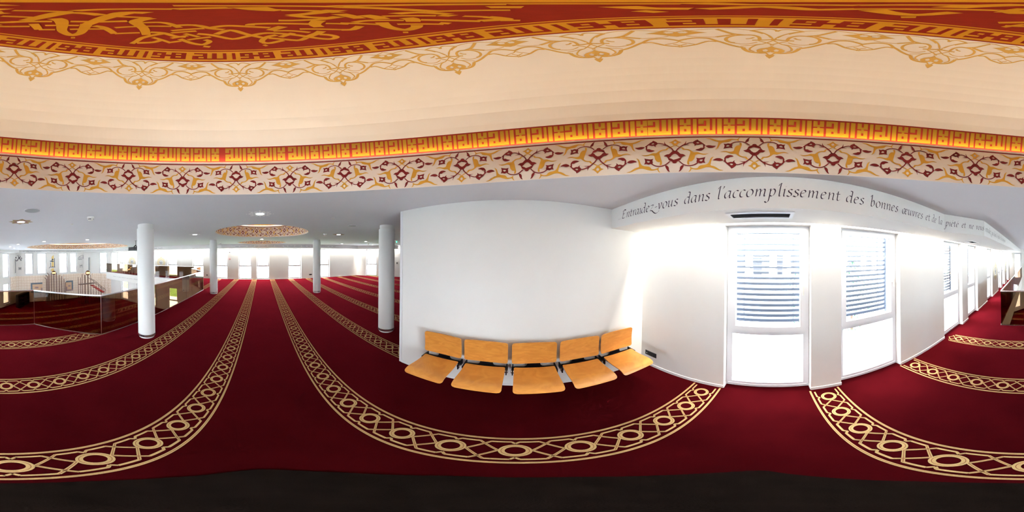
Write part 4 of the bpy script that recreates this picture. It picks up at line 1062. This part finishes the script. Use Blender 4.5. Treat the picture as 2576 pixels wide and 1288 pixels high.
# projector on a ceiling pole
t = thing('projector', 'dark projector hanging from the ceiling left of the nearest column', 'projector', (-5.05, -4.98, ZC))
mb = MB(); mb.tube([(.09, .14, -.001), (.09, .14, -.19)], .014); mb.lathe([(.05, -.012), (.05, -.001)], 20, (.09, .14, 0)); mb.build('ceiling_pole', m_grey, t)
mb = MB(); mb.box(-.24, .24, -.17, .17, -.40, -.27)
pj = mb.build('casing', m_dark, t)
bv = pj.modifiers.new('bevel', 'BEVEL'); bv.width = .015; bv.segments = 3
mb = MB(); mb.box(-.245, .245, -.175, .175, -.44, -.402); mb.build('lower_shell', m_grey, t)
mb = MB(); mb.tube([(.09, .14, -.19), (-.02, .05, -.22), (-.12, .0, -.265)], .02); mb.tube([(.09, .14, -.19), (.12, .05, -.265)], .02); mb.build('bracket', m_black, t)
mb = MB(); mb.lathe([(.045, 0), (.045, .03), (.035, .03)], 20); mb.v = [(x - .1, -z - .17, y - .335) for x, y, z in mb.v]; mb.build('lens', m_black, t)

# exit sign beyond the partition
t = thing('exit_sign', 'small lit sign hanging from the ceiling between the thick column and the partition', 'sign', (-4.86, 5.27, ZC))
mb = MB(); mb.box(-.12, .12, -.015, .015, -.05, -.001); mb.build('housing', m_plast, t)
mb = MB(); mb.prism([(-.035, -.05), (.035, -.05), (.012, -.12), (-.012, -.12)], 0, .006); mb.v = [(x, -zz, y) for x, y, zz in mb.v]; mb.build('sign_panel', m_exit, t)

# ------------------------------------------------------------------ wall sockets and alarm devices
def socket(label, F, u, z, w=.20, h=.082, name='socket_panel'):
    c = F(u, 0, z); d = Vector(F(1, 0, 0)) - Vector(F(0, 0, 0)); nn = Vector(F(0, 1, 0)) - Vector(F(0, 0, 0))
    G = lambda a, q, zz: (d.x * a + nn.x * q, d.y * a + nn.y * q, zz)
    t = thing(name, label, 'socket', c, 'dark wall socket panels')
    mb = MB(); mb.obox(G, -w / 2, w / 2, -.008, -.001, -h / 2, h / 2); mb.build('plate', m_dark, t)
    mb = MB()
    n = max(1, round(w / .07))
    for k in range(n):
        x = -w / 2 + w * (k + .5) / n
        if k == n - 1: mb.obox(G, x - .022, x + .022, -.012, -.008, -.022, .022)
        else: mb.obox(G, x - .026, x + .026, -.011, -.008, -.028, .028)
    mb.build('insert', m_black, t)
    mb = MB(); x = w / 2 - w / n / 2; mb.obox(G, x - .006, x + .006, -.014, -.012, -.006, .006); mb.build('pin', m_plast, t)
    return t
socket('dark socket panel low on the wall right of the last wooden seat', FE, 1.514 + 13, .247)
socket('small dark socket panel low on the far window wall, left of the far right column', FW, 7.2 - 3.36, .26)
socket('small square dark socket on the far window wall, left of the far left column', FW, 7.2 + 3.85, .24, .08, .08)
def wallbox(name, label, cat, F, u, z, w, h, d_, m, m2=None):
    c = F(u, 0, z); d = Vector(F(1, 0, 0)) - Vector(F(0, 0, 0)); nn = Vector(F(0, 1, 0)) - Vector(F(0, 0, 0))
    G = lambda a, q, zz: (d.x * a + nn.x * q, d.y * a + nn.y * q, zz)
    t = thing(name, label, cat, c)
    mb = MB(); mb.obox(G, -w / 2, w / 2, -d_, -.001, -h / 2, h / 2); mb.build('casing', m, t)
    if m2:
        mb = MB(); mb.obox(G, -w * .3, w * .3, -d_ - .006, -d_, -h * .3, h * .3); mb.build('front', m2, t)
    return t
wallbox('call_point', 'small red fire call point on the far pier right of the far left column', 'alarm', FW, 7.2 + 2.19, 1.38, .09, .09, .04, mat('alarm_red', lin(170, 70, 70), .5), m_plast)
wallbox('alarm_sounder', 'pale alarm sounder high on the far pier above the red call point', 'alarm', FW, 7.2 + 2.19, 1.85, .12, .10, .05, m_plast, m_grey)
wallbox('wall_switch', 'small dark switch box on the far wall seen between the thick column and the partition', 'switch', FNW, .35, 1.05, .06, .12, .04, m_dark, m_black)

# ------------------------------------------------------------------ painted ornaments on the piers
def ornament(label, F, u, z, hw, hh):
    c = F(u, 0, z); d = Vector(F(1, 0, 0)) - Vector(F(0, 0, 0)); nn = Vector(F(0, 1, 0)) - Vector(F(0, 0, 0))
    t = thing('wall_medallion', label, 'wall ornament', c, 'gold drop-shaped ornaments on the piers')
    def fn(off): return lambda a, b: (d.x * a - nn.x * off, d.y * a - nn.y * off, b)
    outl = []
    for k in range(40):
        a = 2 * PI * k / 40; r = 1 + .06 * math.cos(8 * a)
        outl.append((hw * r * math.cos(a), hh * .78 * r * math.sin(a) - hh * .12 + (hh * .10 if math.sin(a) > .97 else 0)))
    mb = MB(); inner = [(x * .93, (y + hh * .12) * .93 - hh * .12) for x, y in outl]
    mb.prism(outl, .001, .007)
    mb.v = [fn(zz)(x, y) for x, y, zz in mb.v]; mb.build('plaque', m_goldo, t)
    mb = MB(); mb.flat([inner, [(x * .96, (y + hh * .12) * .96 - hh * .12) for x, y in inner]], fn(.008))
    ring = [(hw * .56 * math.cos(2 * PI * k / 32), hw * .56 * math.sin(2 * PI * k / 32) - hh * .12) for k in range(32)]
    mb.flat([ring, [(x * .88, (y + hh * .12) * .88 - hh * .12) for x, y in ring]], fn(.009)); mb.build('border', m_gold_line, t)
    mb = MB(); mb.flat([ring], fn(.0075)); mb.build('roundel', m_wall, t)
    mb = MB()
    for q, w in (([(-.3, .1), (-.1, .0), (.1, .05), (.3, .0), (.32, .2)], .10), ([(-.25, -.15), (0, -.25), (.3, -.12)], .10), ([(0, .38), (.12, .34)], .08), ([(-.1, .25), (.02, .15)], .07)):
        mb.strip(cr([(x * hw, y * hw - hh * .12) for x, y in q], 4), w * hw, fn(.0095))
    mb.build('calligraphy', m_inkg, t)
    mb = MB(); mb.strip([(0, hh * .66), (0, hh * .95)], .02, fn(.004)); mb.strip([(-.03, hh * .80), (.03, hh * .80)], .02, fn(.005)); mb.build('finial', m_goldo, t)
    return t
m_gold_line = mat('ornament_line', lin(200, 184, 140), .5)
ornament('gold drop-shaped ornament on the far pier left of the nearest column', FW, 7.2 + 11.22, 1.18, .44, .52)
ornament('gold drop-shaped ornament on the far pier right of the nearest column', FW, 7.2 + 7.8, 1.14, .42, .52)
ornament('faint drop-shaped ornament on the near pier in the corridor', FE, 13 - 7.55, 1.14, .36, .5)
ornament('faint drop-shaped ornament on the last pier of the corridor', FE, 13 - 10.85, 1.14, .34, .5)

# ------------------------------------------------------------------ dark patch added for the panorama's blurred nadir under the viewpoint
NADIRP = [(.038, -.319), (-.13, -.302), (-.269, -.224), (-.339, -.158), (-.4, -.092), (-.439, -.007), (-.408, .101), (-.324, .225), (-.161, .338),
        (-.022, .365), (.16, .349), (.324, .255), (.427, .142), (.48, .032), (.444, -.042), (.37, -.143), (.244, -.262), (.133, -.306)]
mb = MB(); mb.prism(cr(NADIRP, 3, True), .003, .010)
o = mb.build('nadir_patch', m_nadir); tag(o, 'dark brown nadir patch added on the red carpet directly below the viewpoint', 'mat')

# ------------------------------------------------------------------ the hall below: prayer niche, pulpit, wall signs
t = thing('prayer_niche', 'prayer niche of tall brown tubes with a round amber plaque on the tiled wall', 'prayer niche', (-4.9, -15.9, ZL))
def T(x, z): return (x + 4.9, 0, z - ZL)
tops = [(-4.00, -.60), (-4.12, -.34), (-4.26, -.12), (-4.51, .02), (-4.77, -.2), (-5.06, .02), (-5.36, -.20), (-5.62, -.34), (-5.87, -.64), (-6.04, -1.0)]
for i, (x, z) in enumerate(tops):
    mb = MB(); mb.tube([T(x, ZL + .001), T(x, z)], .032, 8)
    if i < 3: mb.tube([T(x, z), (x + 4.9 + .20, .0, z - ZL + .18)], .026, 8)
    tb = mb.build('tube', m_brown, t)
    if i > 6:
        mb = MB(); mb.tube([T(x, z), (x + 4.9 - .10, 0, z - ZL + .16)], .034, 8); mb.build('tip', m_plast, tb)
mb = MB(); mb.lathe([(.21, -.02), (.21, .02)], 32); mb.v = [(x + .13, z + .05, y + .04 - ZL) for x, y, z in mb.v]; dk = mb.build('disc', m_brown, t)
mb = MB(); mb.box(-.04, .30, .072, .085, -.04 - ZL, .11 - ZL); mb.build('lit_panel', m_amb, dk)
t = thing('pulpit', 'brown tubular pulpit with red steps and a round amber plaque in the hall below', 'pulpit', (-7.4, -13.7, ZL))
PK = .92
def Q(x, y, z): return (x * PK + 7.4, (y + 15.0) * PK, (1.75 + (z - 1.75) * PK) - ZL)
def G0(x, y): q = Q(x, y, 0); return (q[0], q[1], .0015)
for y in (-15.27, -14.73):
    for x, z in ((-7.16, -.46), (-7.62, -.20), (-7.97, -.3), (-8.32, -.25)):
        mb = MB(); mb.tube([G0(x, y), Q(x, y, z)], .026, 8); mb.build('post', m_brown, t)
    mb = MB(); mb.tube([Q(-8.32, y, -.62), Q(-8.85, y, -.95), Q(-9.5, y, -1.50), Q(-10.14, y, -2.02), G0(-10.16, y)], .022, 8)
    mb.build('handrail', m_brown, t)
    for k in range(5):
        x = -8.65 - .32 * k; z = -.84 - .25 * k
        mb = MB(); mb.tube([G0(x, y), Q(x, y, z)], .018, 8); mb.build('baluster', m_brown, t)
a, b = Q(-8.88, -15.26, -1.22), Q(-7.12, -14.74, -1.17)
mb = MB(); mb.box(a[0], b[0], a[1], b[1], a[2], b[2]); mb.build('platform', m_brown, t)
for k in range(5):
    c_ = Q(-8.68 - .31 * k, -15, -1.42 - .215 * k)
    mb = MB(); mb.box(c_[0] - .15, c_[0] + .15, -.22, .22, c_[2] - .07, c_[2]); mb.build('step', m_tile_red, t)
c_ = Q(-7.97, -15, -.03)
mb = MB(); mb.lathe([(.24, -.02), (.24, .02)], 32); mb.v = [(x + c_[0], z + .30, y + c_[2]) for x, y, z in mb.v]; dk = mb.build('disc', m_brown, t)
mb = MB(); mb.box(c_[0] - .18, c_[0] + .18, .322, .335, c_[2] - .08, c_[2] + .08); mb.build('lit_panel', m_amb, dk)

def strokes(name, label, cat, F, u, z, items, m, depth=.02, group=None):
    c = F(u, 0, z); d = Vector(F(1, 0, 0)) - Vector(F(0, 0, 0)); nn = Vector(F(0, 1, 0)) - Vector(F(0, 0, 0))
    mb = MB()
    for q, w in items:
        for off in (.004, depth):
            mb.strip(cr(q, 5), w, lambda a, b: (d.x * a - nn.x * off, d.y * a - nn.y * off, b))
    o = mb.build(name, m, loc=c); tag(o, label, cat, group); return o
sx = lambda x: x + 8.31
# (mirrored u: in the photograph x decreases to the right)
strokes('calligraphy_sign', 'dark calligraphy sign high on the far wall left of the blind window', 'calligraphy', FS, sx(-1.32), 1.55,
        [([(-.28, .05), (-.05, .06), (.06, .02)], .05), ([(.10, .24), (.02, .05), (-.1, -.1), (-.2, -.22)], .06), ([(-.14, .24), (0, .1), (.12, -.06), (.2, -.2), (.33, -.22), (.36, -.12)], .06),
         ([(-.24, .04), (-.2, -.12), (-.14, -.16)], .04), ([(.3, .14), (.36, .1), (.3, .05)], .09), ([(-.1, .34), (.2, .26)], .02), ([(0, .38), (.24, .32)], .02)], m_ink)
strokes('wall_emblem', 'small grey emblem below the dark calligraphy on the far wall', 'calligraphy', FS, sx(-1.37), .55,
        [([(-.12, .12), (0, .06), (.12, .14)], .06), ([(-.12, -.1), (0, -.04), (.12, -.12)], .06), ([(-.14, 0), (.14, 0)], .10), ([(-.12, .16), (-.1, -.16)], .03), ([(.12, .16), (.1, -.16)], .03)], m_grey)
strokes('calligraphy_sign', 'outlined calligraphy sign on the far wall right of the gold emblem windows', 'calligraphy', FS, sx(-7.98), 1.5,
        [([(-.28, .30), (-.30, -.10)], .04), ([(-.28, .32), (-.02, .24), (.24, .10)], .025), ([(-.16, .14), (-.15, -.12), (-.02, -.18), (.03, -.1), (.04, .12)], .03), ([(.04, -.12), (.14, -.2), (.2, -.08), (.2, .1)], .03),
         ([(.2, -.12), (.3, -.18), (.32, 0)], .025), ([(.06, .2), (.3, .0)], .02)], m_inkg)
strokes('wall_emblem', 'small grey emblem below the outlined calligraphy on the far wall', 'calligraphy', FS, sx(-8.0), .60,
        [([(-.12, .18), (-.14, 0), (-.12, -.18)], .04), ([(.12, .18), (.14, 0), (.12, -.18)], .04), ([(-.1, .05), (.1, .05)], .07), ([(-.06, .16), (.06, -.14)], .03)], m_grey)
# central emblem
t = thing('wall_emblem', 'tall gold emblem with dark blue calligraphy above the prayer niche', 'calligraphy', FS(sx(-4.76), 0, .9))
G = lambda off: (lambda a, b: (a, off, b))
mb = MB(); mb.prism([(-.11, .55), (-.11, .97), (.12, .77), (.12, -.3), (-.11, -.3)], .002, .012); mb.prism([(-.11, -.42), (-.11, -.6), (-.0, -.8), (.24, -.62), (.1, -.42)], .002, .012)
mb.v = [(x, zz, y) for x, y, zz in mb.v]; mb.build('gold_panel', mat('emblem_gold', lin(226, 200, 130), .5), t)
mb = MB()
for q, w in (([(-.19, .62), (-.19, -.3)], .06), ([(.24, .2), (.22, -.26)], .05), ([(.3, .34), (.05, .30), (-.1, .30)], .09), ([(-.05, .42), (.02, .55), (.1, .36)], .08), ([(-.25, -.30), (.35, -.28)], .05), ([(.35, -.28), (.42, -.42)], .04), ([(-.02, -.22), (.06, -.3)], .07)):
    mb.strip(cr(q, 4), w, lambda a, b: (a, .016, b))
mb.build('calligraphy', mat('blue_ink', lin(60, 84, 110), .5), t)

# column loudspeakers
def bar(label, F, u, z0, z1, w=.16):
    c = F(u, 0, z0); d = Vector(F(1, 0, 0)) - Vector(F(0, 0, 0)); nn = Vector(F(0, 1, 0)) - Vector(F(0, 0, 0))
    G = lambda a, q, zz: (d.x * a + nn.x * q, d.y * a + nn.y * q, zz)
    t = thing('column_speaker', label, 'speaker', c, 'tall column loudspeakers')
    mb = MB(); mb.obox(G, -w / 2, w / 2, -.12, -.01, 0, z1 - z0); mb.build('housing', m_plast, t)
    mb = MB(); mb.obox(G, -w / 2 + .015, w / 2 - .015, -.126, -.12, .02, z1 - z0 - .02); mb.build('grille', m_grey, t)
bar('tall grey loudspeaker on the far wall left of the dark calligraphy sign', FSE, .22, .12, 1.55)
bar('tall grey loudspeaker on the far wall right of the outlined calligraphy', FSW, 3.42, .12, 1.55)

# mosaic frames on the tiled wall
def mosaic(label, x0, x1, z0, z1, flip):
    t = thing('mosaic_panel', label, 'mosaic', (x0, -16.118, z0), 'square mosaic ornaments beside the prayer niche')
    W_, Hh = x1 - x0, z1 - z0; b = .17
    mb = MB(); mb.box(0, W_, -.0, .008, 0, Hh); mb.build('ground', m_sand, t)
    mb = MB()
    mb.box(0, W_, .009, .016, Hh - b, Hh, 0); mb.box(0, W_, .009, .016, 0, b, 1 if flip else 0)
    xa = 0 if flip else W_ - b
    mb.box(xa, xa + b, .009, .016, b, Hh - b, 0)
    xb = W_ - b if flip else 0
    mb.box(xb, xb + b, .009, .016, b, Hh * .45, 1)
    mb.box(W_ * .35, W_ * .65, .009, .016, Hh * .42, Hh * .42 + b, 1)
    mb.build('pattern', [m_mosa, m_mosb], t)
mosaic('blue and sand square mosaic left of the prayer niche', -3.62, -2.42, -1.95, -.92, False)
mosaic('blue and sand square mosaic right of the prayer niche', -6.98, -6.12, -2.05, -.92, True)

# dark bookcase low on the left of the hall below
t = thing('bookcase', 'low dark bookcase against the tiled wall seen through the tinted railing', 'bookcase', (-1.5, -15.0, ZL), None, math.radians(50.6))
mb = MB(); mb.box(-.9, .9, -.17, .17, 0, .06); mb.box(-.9, .9, -.17, .17, 1.14, 1.2); mb.box(-.9, -.86, -.17, .17, .06, 1.14); mb.box(.86, .9, -.17, .17, .06, 1.14); mb.box(-.02, .02, -.17, .17, .06, 1.14); mb.box(-.86, .86, -.17, -.15, .06, 1.14)
mb.build('carcass', m_black, t)
for z in (.42, .78):
    mb = MB(); mb.box(-.855, -.022, -.148, .16, z, z + .025); mb.box(.022, .855, -.148, .16, z, z + .025); mb.build('shelf', m_black, t)
